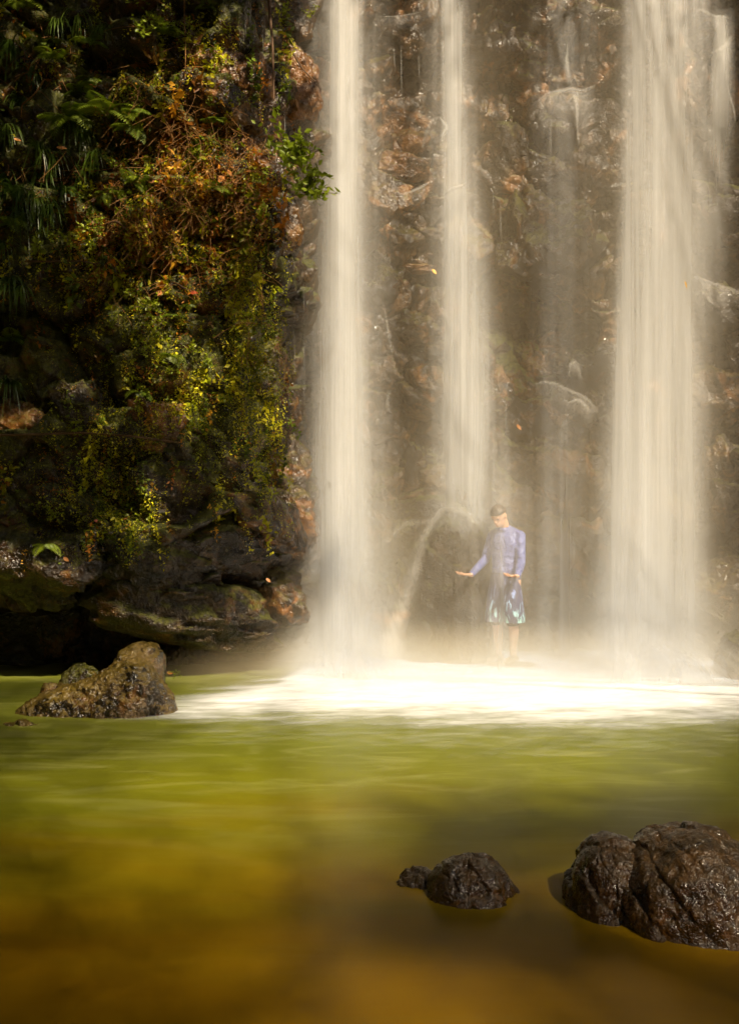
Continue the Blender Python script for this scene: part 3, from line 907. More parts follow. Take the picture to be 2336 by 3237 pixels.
def build_leaf_dome():  # leaves added out of view to cut sky fill, left open along the sunlight
    """Unseen dome of leaves added round and above the pool: it keeps most of the sky off the wet rock."""
    r = np.random.default_rng(33)
    P = []
    N = 26000
    az, el, R = r.uniform(-math.pi, math.pi, N), np.arcsin(r.uniform(0.0, 1.0, N)), r.uniform(17, 24, N)
    c0 = np.array([0, 5.0, 0])
    Q = c0 + np.stack([np.cos(el) * np.sin(az), np.cos(el) * np.cos(az), np.sin(el)], -1) * R[:, None]
    for q in Q:
        if q[1] > 9 or q[2] < 0.5:
            continue
        if q[1] > 0 and q[2] < CAMH + 0.75 * q[1] + 3 and abs(q[0]) < 0.6 * q[1] + 3:
            continue
        t = q[2] / SUN.z
        x, y = q[0] - SUN.x * t, q[1] - SUN.y * t                 # its shadow on the water plane
        xc = q[0] - SUN.x * (q[1] - 11.5) / SUN.y
        zc = q[2] - SUN.z * (q[1] - 11.5) / SUN.y                 # and on the cliff
        if 0.5 < y < 14 and abs(x) < 0.45 * y + 1.2:
            continue
        if -1 < zc < 11 and abs(xc) < 6.0:
            continue
        P.append(q)
    V, F = leaf_cards(np.array(P), 1.1, r, 0.3, 1.6)
    o = obj('added_leaf_dome', mesh_from('added_leaf_dome', V, F, None, False), M['tree_leaf'])
    o['kind'] = 'stuff'
    o['label'] = 'unseen dome of leaves added to keep sky light off the gorge'


build_leaf_dome()

# ---------------------------------------------------------------- small runs of water over the ledges
def trickle(label, pts, strength=0.7, drop=0, fade=1.0, off=0.03, group=None):
    """pts: (u, v, width) down or along a ledge in photograph pixels, laid on the cliff; drop: length of the curtain falling from it (pixels)."""
    P = np.array(pts, float)
    t = np.concatenate([[0], np.cumsum(np.hypot(*np.diff(P[:, :2], axis=0).T))])
    n = max(6, int(t[-1] / 6))
    tt = np.linspace(0, t[-1], n)
    U, Vv, W = (np.interp(tt, t, P[:, k]) for k in range(3))
    kk = np.ones(3) / 3
    if n > 8:
        U[1:-1], Vv[1:-1] = np.convolve(U, kk, 'valid'), np.convolve(Vv, kk, 'valid')
    dep = np.array([surf(u, v)[0].y for u, v in zip(U, Vv)])
    dep = np.array([dep[max(0, i - 3):i + 4].min() for i in range(n)])
    dep = np.convolve(np.pad(dep, 3, 'edge'), np.ones(7) / 7, 'valid') - off
    C = np.array([at(u, v, y)[:] for u, v, y in zip(U, Vv, dep)])
    T = np.gradient(C, axis=0)
    T /= np.maximum(np.linalg.norm(T, axis=1), 1e-9)[:, None]
    side = np.stack([T[:, 2], 0 * T[:, 0], -T[:, 0]], -1)
    side /= np.maximum(np.linalg.norm(side, axis=1), 1e-9)[:, None]
    m = 25
    w = np.linspace(-1, 1, m)
    half = (W * dep / FPX * 0.75)
    V = C[None] + side[None] * (w[:, None] * half[None])[..., None]
    V[..., 1] -= 0.03 * (1 - w[:, None] ** 2)
    sd = len(label) * 1.7 + P[0, 0] * 0.01
    den = strength * (np.exp(-3.6 * w[:, None] ** 2) - 0.027) * np.clip(np.sin(np.clip(np.linspace(0.04, 0.98, n), 0, 1) * math.pi) ** 0.4, 0, 1)[None] * (1 + 0.5 * fbm(tt * 0.008, sd, 0.5, 3)[None]) * 0.52
    e = obj('trickle', None, None, None, C[-1].tolist())
    tag(e, label, 'trickle', group)
    V2, F, dn = trim((V - C[-1]).reshape(-1, 3), grid_faces(m, n), np.clip(den, 0, 0.95), 0.01)
    if len(F):
        obj('stream', mesh_from('stream', V2, F, {'water_amount': ('FLOAT', dn)}), M['veil'], e)
    if drop:
        rows = 24
        f = np.linspace(0, 1, rows)
        L = drop * dep / FPX * (0.6 + 0.6 * np.clip(0.5 + fbm(tt * 0.02, sd, 3.3, 3), 0, 1))
        X = np.broadcast_to(C[:, 0][:, None], (n, rows))
        Z = C[:, 2][:, None] - L[:, None] * f[None] ** 0.8
        Yc = C[:, 1][:, None] - 0.05 * f[None] ** 0.5
        Yc = np.broadcast_to(Yc, (n, rows))
        d2 = strength * 0.55 * fade * (1 - f[None]) ** 1.3 * np.clip(0.7 + 1.3 * fbm(C[:, 0] * 9, sd, 7.7, 4, 0.7), 0, 1.4)[:, None] * np.sin(np.linspace(0.08, 0.92, n) * math.pi)[:, None]
        V3 = np.stack([X, Yc, Z], -1) - C[-1]
        V2, F, dn = trim(V3.reshape(-1, 3), grid_faces(n, rows), np.clip(d2, 0, 0.9), 0.012)
        if len(F):
            obj('curtain', mesh_from('curtain', V2, F, {'water_amount': ('FLOAT', dn)}), M['veil'], e)


G = None
trickle('white run pouring down the left flank of the tall dark slab', [(1405, 1606, 16), (1372, 1640, 26), (1338, 1700, 36), (1312, 1790, 50), (1296, 1850, 56), (1272, 1920, 56), (1244, 1990, 64), (1225, 2080, 110)], .42, 0, off=0.04)
trickle('thin white run slanting down left from the top of the tall slab', [(1370, 1642, 20), (1320, 1655, 28), (1275, 1656, 26), (1235, 1700, 24), (1180, 1745, 28), (1130, 1790, 24)], .24, 0, off=0.04)
trickle('white spill over the right shoulder of the tall slab', [(1390, 1604, 24), (1440, 1608, 34), (1480, 1632, 34), (1515, 1660, 26)], .3, 140, .6, off=0.04)
trickle('white run along the dark ledge at the right photo edge', [(2190, 880, 8), (2225, 888, 14), (2260, 902, 16), (2300, 915, 18), (2350, 930, 18)], 0.45, 80, 0.7)
trickle('stepped white spout high between the falls, upper step', [(1790, 135, 7), (1792, 165, 8), (1788, 186, 14), (1790, 215, 22), (1798, 262, 18)], .48, 0)
trickle('stepped white spout high between the falls, lower ledge', [(1705, 312, 8), (1735, 296, 14), (1775, 290, 20), (1805, 284, 22), (1840, 290, 16), (1880, 272, 8)], .60, 170, .8)
trickle('white trickle below the lower ledge of the high spout', [(1812, 295, 24), (1820, 340, 16), (1822, 400, 10), (1828, 470, 8)], .44, 0)
trickle('inverted V of white water behind the middle fall, left arm', [(1385, 372, 10), (1362, 388, 16), (1345, 420, 14), (1335, 470, 10)], .56, 0)
trickle('inverted V of white water behind the middle fall, right arm', [(1388, 374, 10), (1400, 388, 16), (1412, 404, 18), (1398, 425, 18), (1392, 470, 10)], .60, 0)
trickle('pale run along the ledge left of the middle fall', [(1360, 575, 8), (1330, 595, 16), (1300, 608, 14), (1260, 620, 10)], .56, 60, .4)
trickle('pale run crossing the middle fall at ledge height', [(1400, 622, 8), (1425, 598, 14), (1460, 588, 14), (1480, 582, 8)], .52, 70, .5)
trickle('curved white run over the mossy ledge, lower right of centre', [(1690, 1215, 8), (1720, 1208, 12), (1760, 1216, 14), (1800, 1238, 16), (1840, 1255, 18), (1865, 1275, 18), (1885, 1305, 20)], 0.4, 110, 0.35)
trickle('small arched spout above the curved white run', [(1795, 1190, 8), (1798, 1155, 12), (1812, 1140, 14), (1825, 1155, 16), (1832, 1200, 16)], 0.32, 60, 0.8)
trickle('white spill under the curved run', [(1795, 1275, 8), (1810, 1268, 14), (1830, 1266, 18), (1850, 1285, 22), (1870, 1310, 22)], 0.36, 90, 0.4)
trickle('short white jet on the mossy face below the curved run', [(1775, 1345, 10), (1787, 1330, 20), (1785, 1355, 28), (1780, 1400, 30)], 0.34, 60, 0.6)
trickle('long thin thread of water right of the left fall', [(1206, 955, 8), (1215, 985, 11), (1225, 1040, 10), (1235, 1100, 9), (1247, 1180, 8)], 0.35, 0, 1)
trickle('short thread of water below the long thin one', [(1233, 1232, 8), (1225, 1250, 14), (1222, 1300, 16)], .48, 0)
trickle('thin thread down the rock at the top right corner', [(2294, 275, 8), (2305, 310, 10), (2315, 345, 12), (2322, 385, 8)], 0.4, 0, 1)
trickle('white lip of the corner ledge at the top right', [(2185, 45, 8), (2215, 34, 16), (2245, 52, 18), (2275, 58, 14), (2305, 58, 8)], 0.42, 80, 0.7)
trickle('white spill on the second corner ledge', [(2245, 170, 8), (2270, 160, 16), (2295, 140, 18), (2310, 115, 10)], 0.42, 110, 0.8)
trickle('faint pale run high behind the middle fall', [(1190, 55, 6), (1260, 55, 10), (1310, 46, 12), (1332, 40, 8)], .40, 50, .4)
trickle('slender white thread beside the hanging root', [(851, 60, 6), (857, 110, 8), (858, 150, 9), (862, 190, 7)], .56, 0)
trickle('wavy pale run across the top of the broad fall', [(2010, 205, 8), (2040, 212, 12), (2065, 222, 12), (2100, 204, 14), (2135, 200, 8)], 0.25, 60, 0.5)
for u, v0, v1, lb in [(775, 0, 120, 'on the bare rock at the top, leftmost'), (790, 0, 100, 'on the bare rock at the top, second from left'), (830, 0, 190, 'just left of the long hanging root'),
                      (1267, 150, 330, 'longest of three right of the left fall, near the top'), (1245, 155, 230, 'left of the longest one near the top'), (1322, 175, 250, 'nearest the middle fall, near the top'),
                      (960, 900, 1300, 'close left of the left fall, very long'), (905, 590, 760, 'under the large bright shrub'), (1557, 600, 690, 'right of the middle fall, short'), (770, 90, 160, 'on the ochre rock, shortest'),
                      (1580, 640, 760, 'right of the pale block by the middle fall'), (1596, 1240, 1380, 'beside the lower middle fall'), (2235, 560, 660, 'right of the broad fall, middle one'), (1738, 400, 480, 'left of the high spout'),
                      (900, 350, 470, 'above the large bright shrub'), (930, 1000, 1180, 'at the right rim of the mossy bulge'), (2240, 440, 520, 'right of the broad fall, upper one'), (2258, 540, 620, 'right of the broad fall, rightmost one')]:
    trickle('fine dripping thread ' + lb, [(u, v0, 4), (u + 1, (v0 + v1) / 2, 5), (u + 3, v1, 3)], .45, 0, group='fine threads of dripping water on the cliff')

# ---------------------------------------------------------------- plants on the left cliff
M['fern'] = leaf_material('fern_leaf', (0.07, 0.14, 0.006), (0.26, 0.32, 0.015))
M['grass'] = leaf_material('grass_blade', (0.035, 0.08, 0.008), (0.11, 0.16, 0.015), 0.3, 0.35)
M['shrub'] = leaf_material('shrub_leaf', (0.12, 0.20, 0.006), (0.36, 0.40, 0.015), 0.35, 0.4)
M['creeper'] = leaf_material('creeping_leaf', None, None, 0.3, 0.5, True)


def plain(name, c, rough=0.7):
    t = NT(name)
    pos = t.n('NewGeometry').outputs['Position']
    cc = t.mix(t.noise(pos, 30, 3), tuple(x * 0.6 for x in c), tuple(min(1, x * 1.4) for x in c))
    return t.done(t.n('BsdfPrincipled', Base__Color=cc, Roughness=rough).outputs[0])


M['twig'] = plain('twig', (0.10, 0.05, 0.02))
M['root'] = plain('dead_root', (0.22, 0.10, 0.02))
M['dead_leaf'] = plain('orange_fallen_leaf', (0.36, 0.14, 0.02), 0.5)
M['red_leaf'] = plain('red_fallen_leaf', (0.32, 0.05, 0.012), 0.5)
M['yellow_leaf'] = plain('yellow_fallen_leaf', (0.5, 0.27, 0.02), 0.5)


def frond_mesh(seed, pairs=15, droop=0.9):
    """A pinnate fern frond of unit length growing along +X and arching down, with paired leaflets."""
    r = np.random.default_rng(seed)
    t = np.linspace(0, 1, 30)
    x, z = t * (1 - 0.22 * t * droop), 0.42 * t - 0.62 * droop * t ** 2
    y = 0.06 * r.normal() * t ** 2
    path = np.stack([x, y + 0 * t, z], -1)
    V, F = tube(path, np.linspace(0.009, 0.003, 30), 4)
    parts = [(V, F)]
    for k in range(pairs):
        s = 0.12 + 0.86 * k / (pairs - 1)
        c = np.array([np.interp(s, t, path[:, j]) for j in range(3)])
        tg = np.array([np.interp(min(1, s + 0.03), t, path[:, j]) for j in range(3)]) - c
        tg /= np.linalg.norm(tg)
        L = 0.27 * math.sin(math.pi * min(1, (s * 0.92 + 0.10))) ** 0.8 * (1 - 0.25 * s) + 0.02
        for sgn in (-1, 1):
            sd = np.array([0.45 * tg[0], sgn * 1.0, 0.45 * tg[2] - 0.18])
            sd /= np.linalg.norm(sd)
            w = tg * 0.028 * (1.1 - 0.4 * s)
            tip = c + sd * L * r.uniform(0.88, 1.1) + np.array([0, 0, -0.25 * L])
            mid = c + sd * L * 0.5 + np.array([0, 0, -0.03 * L])
            parts.append((np.array([c - w * 0.8, mid - w * 1.1, tip, mid + w * 1.1]), np.array([[0, 1, 2, 3]])))
    V, F = join(parts)
    return mesh_from('frond', V, F, None, False)


FRONDS = [frond_mesh(k, 14 + k, 0.7 + 0.25 * k) for k in range(4)]
for me in FRONDS:
    me.materials.append(M['fern'])


def plant_root(name, u, v, off=0.02):
    p, n = surf(u, v)
    e = obj(name, None, None, None, p + n * off)
    return e, p, n


def fern(u, v, size, count, label, droop_dir=None, group=None):
    e, p, n = plant_root('fern', u, v)
    tag(e, label, 'fern', group)
    for k in range(count):
        o = obj('frond', FRONDS[random.randrange(4)], None, e)
        a = (-0.5 + (k + 0.5) / count) * 2.6 + random.uniform(-0.2, 0.2) + (droop_dir or 0)
        dirn = Vector((math.sin(a), -0.75 - 0.3 * random.random(), random.uniform(-0.25, 0.5)))
        o.rotation_euler = dirn.to_track_quat('X', 'Z').to_euler()
        s = size * random.uniform(0.75, 1.15)
        o.scale = (s, s * 1.15, s)
    return e


for u, v, sz, c, lb, dd in [
    (235, 390, .52, 6, 'large fern with long lit fronds hanging below the upper left grasses', -.1), (350, 375, .46, 5, 'large fern with one drooping broad frond, right of the largest fern', .1),
    (362, 352, .26, 4, 'small yellow fern just above the drooping broad frond', .3), (75, 30, .36, 5, 'fern at the very top left corner of the cliff', 0),
    (145, 150, .34, 5, 'fern among dry stems below the top left corner', .2), (170, 190, .34, 5, 'lower fern among the dry stems at upper left', 0),
    (292, 140, .30, 4, 'small fern right of the dry stems at upper left', .2), (430, 405, .34, 5, 'bright arching fern left of the brown tangle', -.5),
    (445, 370, .30, 5, 'bright upright fern above the brown tangle', -.2), (425, 575, .26, 5, 'small fern under the broad-leaved sprig', .2),
    (345, 615, .28, 6, 'small yellow-green fern low in the sunlit patch', .2), (530, 110, .32, 6, 'bright fern beside the leafy sprig near the top', .3),
    (665, 30, .30, 5, 'fern hanging from the top edge of the cliff', 0), (30, 715, .34, 6, 'dim fern at the left photo edge, mid height', .4),
    (45, 1080, .32, 6, 'dim fern at the left photo edge above the hanging grass', .3), (560, 1000, .26, 5, 'small fern beside the dark hollow', .1),
    (440, 1240, .24, 5, 'small fern low on the mossy bulge', .1), (600, 960, .2, 4, 'tiny fern under the red fallen leaf', 0),
    (150, 1725, .26, 5, 'small fern low on the dark rocks at left', .4), (680, 390, .22, 4, 'small fern at the edge of the bare ochre rock', .2),
    (300, 260, .26, 4, 'dim fern above the largest fern', 0), (690, 600, .24, 5, 'small fern in the brown tangle near the bare rock', .3),
    (540, 1130, .24, 5, 'small fern under the bright leafy cascade', .2), (250, 300, .3, 5, 'shaded fern left of centre, upper cliff', -.2)]:
    fern(u, v, sz, c, lb, dd)


def grass_mesh(seed, blades=46):
    r = np.random.default_rng(seed)
    parts = []
    t = np.linspace(0, 1, 7)
    for k in range(blades):
        a = r.uniform(-1.7, 1.7)
        L = r.uniform(0.5, 1.1)
        out = r.uniform(0.25, 0.8)
        x = np.sin(a) * out * L * t
        y = -abs(np.cos(a)) * out * L * t * 0.9
        z = L * (0.75 * t - r.uniform(0.7, 1.5) * t ** 2)
        w = 0.018 * (1 - t ** 2) + 0.002
        c = np.stack([x, y, z], -1) + r.normal(size=3) * 0.03
        sd = np.array([math.cos(a), math.sin(a) * 0.5, 0.2])
        V = np.vstack([c - sd * w[:, None], c + sd * w[:, None]])
        parts.append((V, grid_faces(2, 7)))
    V, F = join(parts)
    return mesh_from('grass_tuft', V, F)


GRASS = [grass_mesh(k) for k in range(4)]
for me in GRASS:
    me.materials.append(M['grass'])
LANDMARKS = [(235, 390, 'the largest fern'), (350, 375, 'the drooping broad frond'), (75, 30, 'the top left corner fern'), (145, 150, 'the dry stems'), (440, 110, 'the broad-leaved top sprig'), (515, 65, 'the bright top plant'),
             (400, 545, 'the pale rosette sprig'), (445, 370, 'the bright upright fern'), (615, 928, 'the red fallen leaf'), (646, 535, 'the upper reddish leaf'), (470, 715, 'the lower reddish leaf'), (460, 970, 'the bright leafy cascade'),
             (200, 832, 'the level dark twig'), (375, 705, 'the dark arched root'), (205, 770, 'the round-leaved plant'), (700, 200, 'the bare ochre rock'), (830, 690, 'the blue-green sprig'), (770, 870, 'the bright moss streak'),
             (600, 1210, 'the foot of the mossy bulge'), (330, 1450, 'the lower bright moss'), (430, 1640, 'the lowest bright moss'), (100, 1330, 'the ochre rock at left'), (300, 1375, 'the long level root'), (40, 640, 'the long left grasses'),
             (30, 715, 'the dim left edge fern'), (45, 1080, 'the lower left edge fern'), (560, 1000, 'the dark hollow'), (860, 200, 'the long hanging root'), (945, 560, 'the large bright shrub'), (590, 120, 'the thin orange root')]
_used = set()


def place_words(what, u, v):
    """A label that says which one: beside the nearest landmark of the cliff."""
    order = sorted(LANDMARKS, key=lambda q: math.hypot(u - q[0], v - q[1]))
    for q in order[:6]:
        dx, dy = u - q[0], v - q[1]
        side = ('right of' if dx > 0 else 'left of') if abs(dx) > abs(dy) else ('below' if dy > 0 else 'above')
        near = 'just' if math.hypot(dx, dy) < 90 else 'well'
        lb = '%s %s %s %s' % (what, near, side, q[2])
        if lb not in _used:
            _used.add(lb)
            return lb
    return lb


for k, (u, v, sz) in enumerate([(50, 620, .6), (110, 640, .55), (160, 670, .5), (70, 690, .55), (200, 610, .4), (20, 560, .5), (215, 400, .45), (255, 430, .4), (120, 470, .4), (170, 500, .42),
                                (30, 900, .5), (60, 930, .45), (25, 1220, .42), (250, 60, .45), (180, 80, .4), (30, 160, .5), (60, 330, .45), (110, 240, .42), (300, 500, .4), (255, 560, .38), (130, 560, .5), (10, 780, .45),
                                (320, 100, .35), (20, 420, .45), (380, 450, .3)]):
    o = obj('grass_tuft', GRASS[k % 4], None, None, surf(u, v)[0])
    o.scale = (sz, sz, sz)
    o.rotation_euler = (0, 0, random.uniform(-.4, .4))
    tag(o, place_words('tuft of long drooping grass', u, v), 'grass', 'grass tufts on the left cliff')


def sprig_meshes(seed, leaves, leaf, spread, height):
    r = np.random.default_rng(seed)
    stems, pts, ups = [], [], []
    for k in range(max(3, leaves // 9)):
        d = np.array([r.normal() * spread, -0.5 - 0.5 * r.random(), r.uniform(-0.3, 1.0) * height])
        t = np.linspace(0, 1, 8)[:, None]
        path = d * t + np.array([0, 0, -0.35 * spread]) * t ** 2
        stems.append(tube(path, np.linspace(0.012, 0.004, 8), 4))
        for j in range(9):
            s = 0.3 + 0.7 * j / 8
            pts.append(d * s + np.array([0, 0, -0.35 * spread]) * s ** 2 + r.normal(size=3) * 0.015)
            ups.append(np.array([r.normal() * 1.2, -0.8, 0.1]))
    V, F = leaf_cards(np.array(pts), leaf, r, 0.2, 1.9, np.array(ups))
    sv, sf = join(stems)
    return mesh_from('stem', sv, sf), mesh_from('foliage', V, F, None, False)


SPRIGS = [sprig_meshes(50 + k, 45 + 9 * k, 0.21 - 0.02 * k, 0.5, 0.8) for k in range(5)]
SPRIGS.append(sprig_meshes(61, 260, 0.17, 0.42, 0.75))
for a, b in SPRIGS:
    a.materials.append(M['twig'])
    b.materials.append(M['shrub'])


def sprig(u, v, size, label, group=None, k=None, Y=None):
    e, p, n = plant_root('leafy_plant', u, v)
    if Y:
        e.location = at(u, v, Y)
    k = random.randrange(5) if k is None else k
    for nm, me in zip(('stem', 'foliage'), SPRIGS[k]):
        obj(nm, me, None, e)
    e.scale = (size,) * 3
    e.rotation_euler = (0, random.uniform(-.5, .5), random.uniform(-.6, .6))
    tag(e, label, 'plant', group)


for u, v, sz, lb in [(440, 110, .32, 'leafy sprig with broad leaves near the top of the left cliff'), (515, 65, .30, 'bright leafy plant at the top, beside the fern'), (400, 545, .22, 'bright sprig with a rosette of broad pale leaves in mid cliff'),
                     (945, 520, .46, 'large bright green shrub seen through spray beside the left fall'), (975, 620, .42, 'lower half of the hanging shrub beside the left fall'), (830, 690, .24, 'blue-green leafy sprig at the bare rock edge'),
                     (460, 970, .28, 'bright leafy cascade beside the dark hollow, upper clump'), (490, 1020, .28, 'bright leafy cascade beside the dark hollow, middle clump'), (500, 1085, .24, 'bright leafy cascade beside the dark hollow, lower clump'),
                     (520, 1125, .22, 'last clump below the bright leafy cascade'), (120, 800, .30, 'low bright leafy plant at left, mid height'), (205, 770, .32, 'leafy plant with round paired leaves at left'),
                     (275, 645, .28, 'leafy plant right of the long grasses'), (910, 60, .2, 'small yellow-green plant high beside the left fall'), (985, 60, .16, 'tiny yellow-green sprig at the top, left of the left fall'),
                     (790, 1010, .22, 'green sprig on the right edge of the mossy bulge'), (560, 2128, .10, 'tiny green sprig at the waterline right of the jagged boulder')]:
    sprig(u, v, sz, lb, k=5 if sz > .4 else None)
sprig_zone = [(440, 640, 200, 120), (620, 480, 220, 150), (300, 780, 220, 140), (560, 820, 200, 150), (700, 700, 130, 150), (480, 1180, 180, 120), (330, 1050, 200, 160), (200, 950, 180, 150), (560, 260, 150, 150),
              (430, 250, 150, 140), (650, 100, 160, 100), (330, 1430, 120, 120), (620, 1220, 140, 140), (420, 1640, 80, 60), (220, 1650, 120, 60)]
for k in range(80):
    cu, cv, ru, rv = sprig_zone[k % len(sprig_zone)]
    u, v, sz = min(860, max(5, cu + rng.normal() * ru * .7)), max(5, cv + rng.normal() * rv * .7), rng.uniform(.09, .21)
    sprig(u, v, sz, place_words(('tiny' if sz < .13 else 'small' if sz < .17 else 'larger') + ' leafy sprig', u, v), 'small sprigs on the left cliff')


def leaf_zone(zones, r):
    w = np.array([z[4] for z in zones])
    k = r.choice(len(zones), p=w / w.sum())
    cu, cv, ru, rv = zones[k][:4]
    return cu + r.normal() * ru * 0.6, cv + r.normal() * rv * 0.6, zones[k][5]


def build_creepers():
    r = np.random.default_rng(77)
    zones = [(640, 520, 230, 140, 5, .68), (720, 640, 130, 130, 3, .7), (450, 650, 200, 120, 4, .5), (300, 780, 240, 120, 3, .3), (560, 820, 230, 150, 4, .45), (770, 870, 60, 200, 3, .05), (480, 1000, 160, 160, 3, .15),
             (600, 1190, 200, 150, 5, .1), (800, 1180, 110, 250, 4, .05), (330, 1450, 130, 160, 4, .1), (430, 1640, 100, 80, 2, .05), (560, 300, 200, 180, 3, .62), (250, 400, 260, 200, 1, .3), (200, 1000, 220, 200, 1.5, .3),
             (650, 90, 230, 110, 2, .2), (150, 150, 200, 150, 1, .3), (250, 1620, 160, 100, 2, .1), (700, 1500, 200, 120, 1.5, .2), (870, 1350, 60, 250, 1.2, .05), (150, 1420, 200, 120, 1.5, .2), (420, 1250, 250, 150, 1, .2), (940, 120, 90, 140, .6, .1), (760, 1000, 60, 330, 4, .02), (560, 1330, 250, 120, 2.5, .1), (330, 1560, 160, 90, 2, .05), (840, 1120, 50, 300, 3, .02)]
    pal = np.array([(0.33, 0.36, 0.006), (0.54, 0.50, 0.008), (0.14, 0.20, 0.006), (0.62, 0.56, 0.014)])
    dead = np.array([(0.52, 0.20, 0.010), (0.34, 0.12, 0.008), (0.60, 0.31, 0.02)])
    P, C, S = [], [], []
    for i in range(4000):
        u, v, br = leaf_zone(zones, r)
        if u < -60 or u > 930 or v < -60 or v > 2060:
            continue
        isd = r.random() < br
        c = (dead if isd else pal)[r.integers(3 if isd else 4)] * r.uniform(0.3, 1.3)
        size = min(0.11, 0.031 * math.exp(0.55 * r.normal())) * (0.6 if v > 900 else 1.0)
        hang = int(3 + 19 * r.random() ** 2)
        for j in range(hang):
            u += r.normal() * 3.0
            v += r.uniform(3, 9)
            p = surf(u, v)[0]
            if p.z < 0.15 or p.y > 13.0 or v > 1790:
                break
            for m in range(2):
                P.append(np.array(p[:]) + r.normal(size=3) * 0.018 + np.array([0, -r.uniform(0.0, 0.05), 0]))
                C.append(c * r.uniform(0.8, 1.2))
                S.append(size * r.uniform(0.7, 1.2))
    V, F = leaf_cards(np.array(P), np.array(S), r, 0.5, 1.9, np.array([0, -0.6, 0]))
    C = np.repeat(np.array(C), 4, axis=0)
    C = np.hstack([C, np.ones((len(C), 1))])
    o = obj('creeping_plants', mesh_from('creeping_plants', V, F, {'leaf_colour': ('FLOAT_COLOR', C)}, False), M['creeper'])
    o['kind'] = 'stuff'
    o['label'] = 'mat of tiny creeping leaves and moss over the left cliff'
    # dead roots and stems
    parts = []
    dz = [(640, 480, 200, 150, 4, 0), (720, 640, 120, 130, 3, 0), (480, 700, 180, 120, 3, 0), (250, 560, 180, 80, 1.5, 0), (560, 850, 220, 130, 2, 0), (500, 300, 150, 150, 2, 0), (130, 150, 120, 120, 1, 0), (770, 900, 70, 200, 1.5, 0)]
    for i in range(800):
        u, v, _ = leaf_zone(dz, r)
        if u > 880 or v < -40:
            continue
        p = np.array(surf(u, v)[0][:])
        L = r.uniform(0.08, 0.34)
        t = np.linspace(0, 1, 6)[:, None]
        d = np.array([r.normal() * 0.7, -0.25 * r.random(), r.uniform(-1.0, 0.35)])
        path = p + np.array([0, -0.03, 0]) + d * L * t + np.array([r.normal() * .35, -0.2, -0.4]) * L * t ** 2 + np.array([0, -0.03, 0])
        parts.append(tube(path, np.linspace(0.0035, 0.002, 6), 3))
    V, F = join(parts)
    o = obj('dead_roots', mesh_from('dead_roots', V, F), M['root'])
    o['kind'] = 'stuff'
    o['label'] = 'tangle of dry orange-brown roots and stems among the creeping plants'


build_creepers()


def cord(name, pts, rad, mat, label, cat, off=0.09):
    P = np.array([(surf(u, v)[0] + Vector((0, -off, 0)))[:] for u, v in pts])
    t = np.linspace(0, 1, len(P))
    tt = np.linspace(0, 1, 40)
    P = np.stack([np.interp(tt, t, P[:, k]) for k in range(3)], -1)
    P[:, 1] = np.minimum(np.convolve(np.pad(P[:, 1], 5, 'edge'), np.ones(11) / 11, 'valid'), P[:, 1])
    for k in (0, 2):
        P[:, k] = np.convolve(np.pad(P[:, k], 2, 'edge'), np.ones(5) / 5, 'valid')
    b = P[-1].copy()
    V, F = tube(P - b, np.linspace(rad, rad * 0.55, 40), 6)
    return tag(obj(name, mesh_from(name, V, F), M[mat], None, b.tolist()), label, cat)


cord('hanging_root', [(852, -20), (856, 60), (864, 140), (866, 220), (868, 330)], .018, 'twig', 'long brown root hanging down the bare rock beside the left fall', 'root')
cord('hanging_root', [(587, -10), (588, 80), (592, 160), (590, 260)], .006, 'root', 'thin orange root hanging from the top of the left cliff', 'root')
cord('twig', [(400, 803), (460, 850), (520, 882), (570, 905), (612, 928)], .012, 'twig', 'long bare twig slanting down to the red fallen leaf', 'twig')
cord('twig', [(85, 832), (180, 832), (260, 830), (320, 842)], .011, 'twig', 'dark bare twig lying level across the left cliff', 'twig')
cord('twig', [(0, 1378), (120, 1375), (260, 1370), (420, 1380), (530, 1395), (610, 1405)], .014, 'twig', 'long thin root lying level above the lower mossy rocks', 'root')
cord('twig', [(148, 262), (120, 305), (78, 340), (76, 380)], .010, 'root', 'bent dry stem left of the largest fern', 'twig')
cord('twig', [(445, 560), (520, 610), (580, 655), (620, 640)], .006, 'root', 'curved thin dry stem in the brown tangle', 'twig')
cord('twig', [(340, 740), (345, 715), (375, 705), (405, 730), (410, 760)], .014, 'twig', 'dark arched root over a hollow in mid cliff', 'root')
cord('twig', [(930, 180), (960, 230), (1000, 270)], .010, 'twig', 'thin twig against the orange-stained rock', 'twig')


def fallen_leaf(u, v, size, mat, label, roll=0.0, off=0.05):
    t = np.linspace(0, 1, 9)
    w = 0.26 * np.sin(math.pi * t ** 0.8) ** 0.9
    V = np.vstack([np.stack([t - 0.5, s * w, 0.12 * (t - 0.5) ** 2 + 0.25 * abs(s) * w], -1) for s in (-1, 0, 1)])
    o = obj('fallen_leaf', mesh_from('fallen_leaf', V, grid_faces(3, 9)), M[mat])
    o.location = surf(u, v)[0] + Vector((0, -off, 0))
    o.scale = (size * 0.75,) * 3
    o.rotation_euler = (math.radians(55), roll, random.uniform(-.4, .4))
    return tag(o, label, 'leaf')


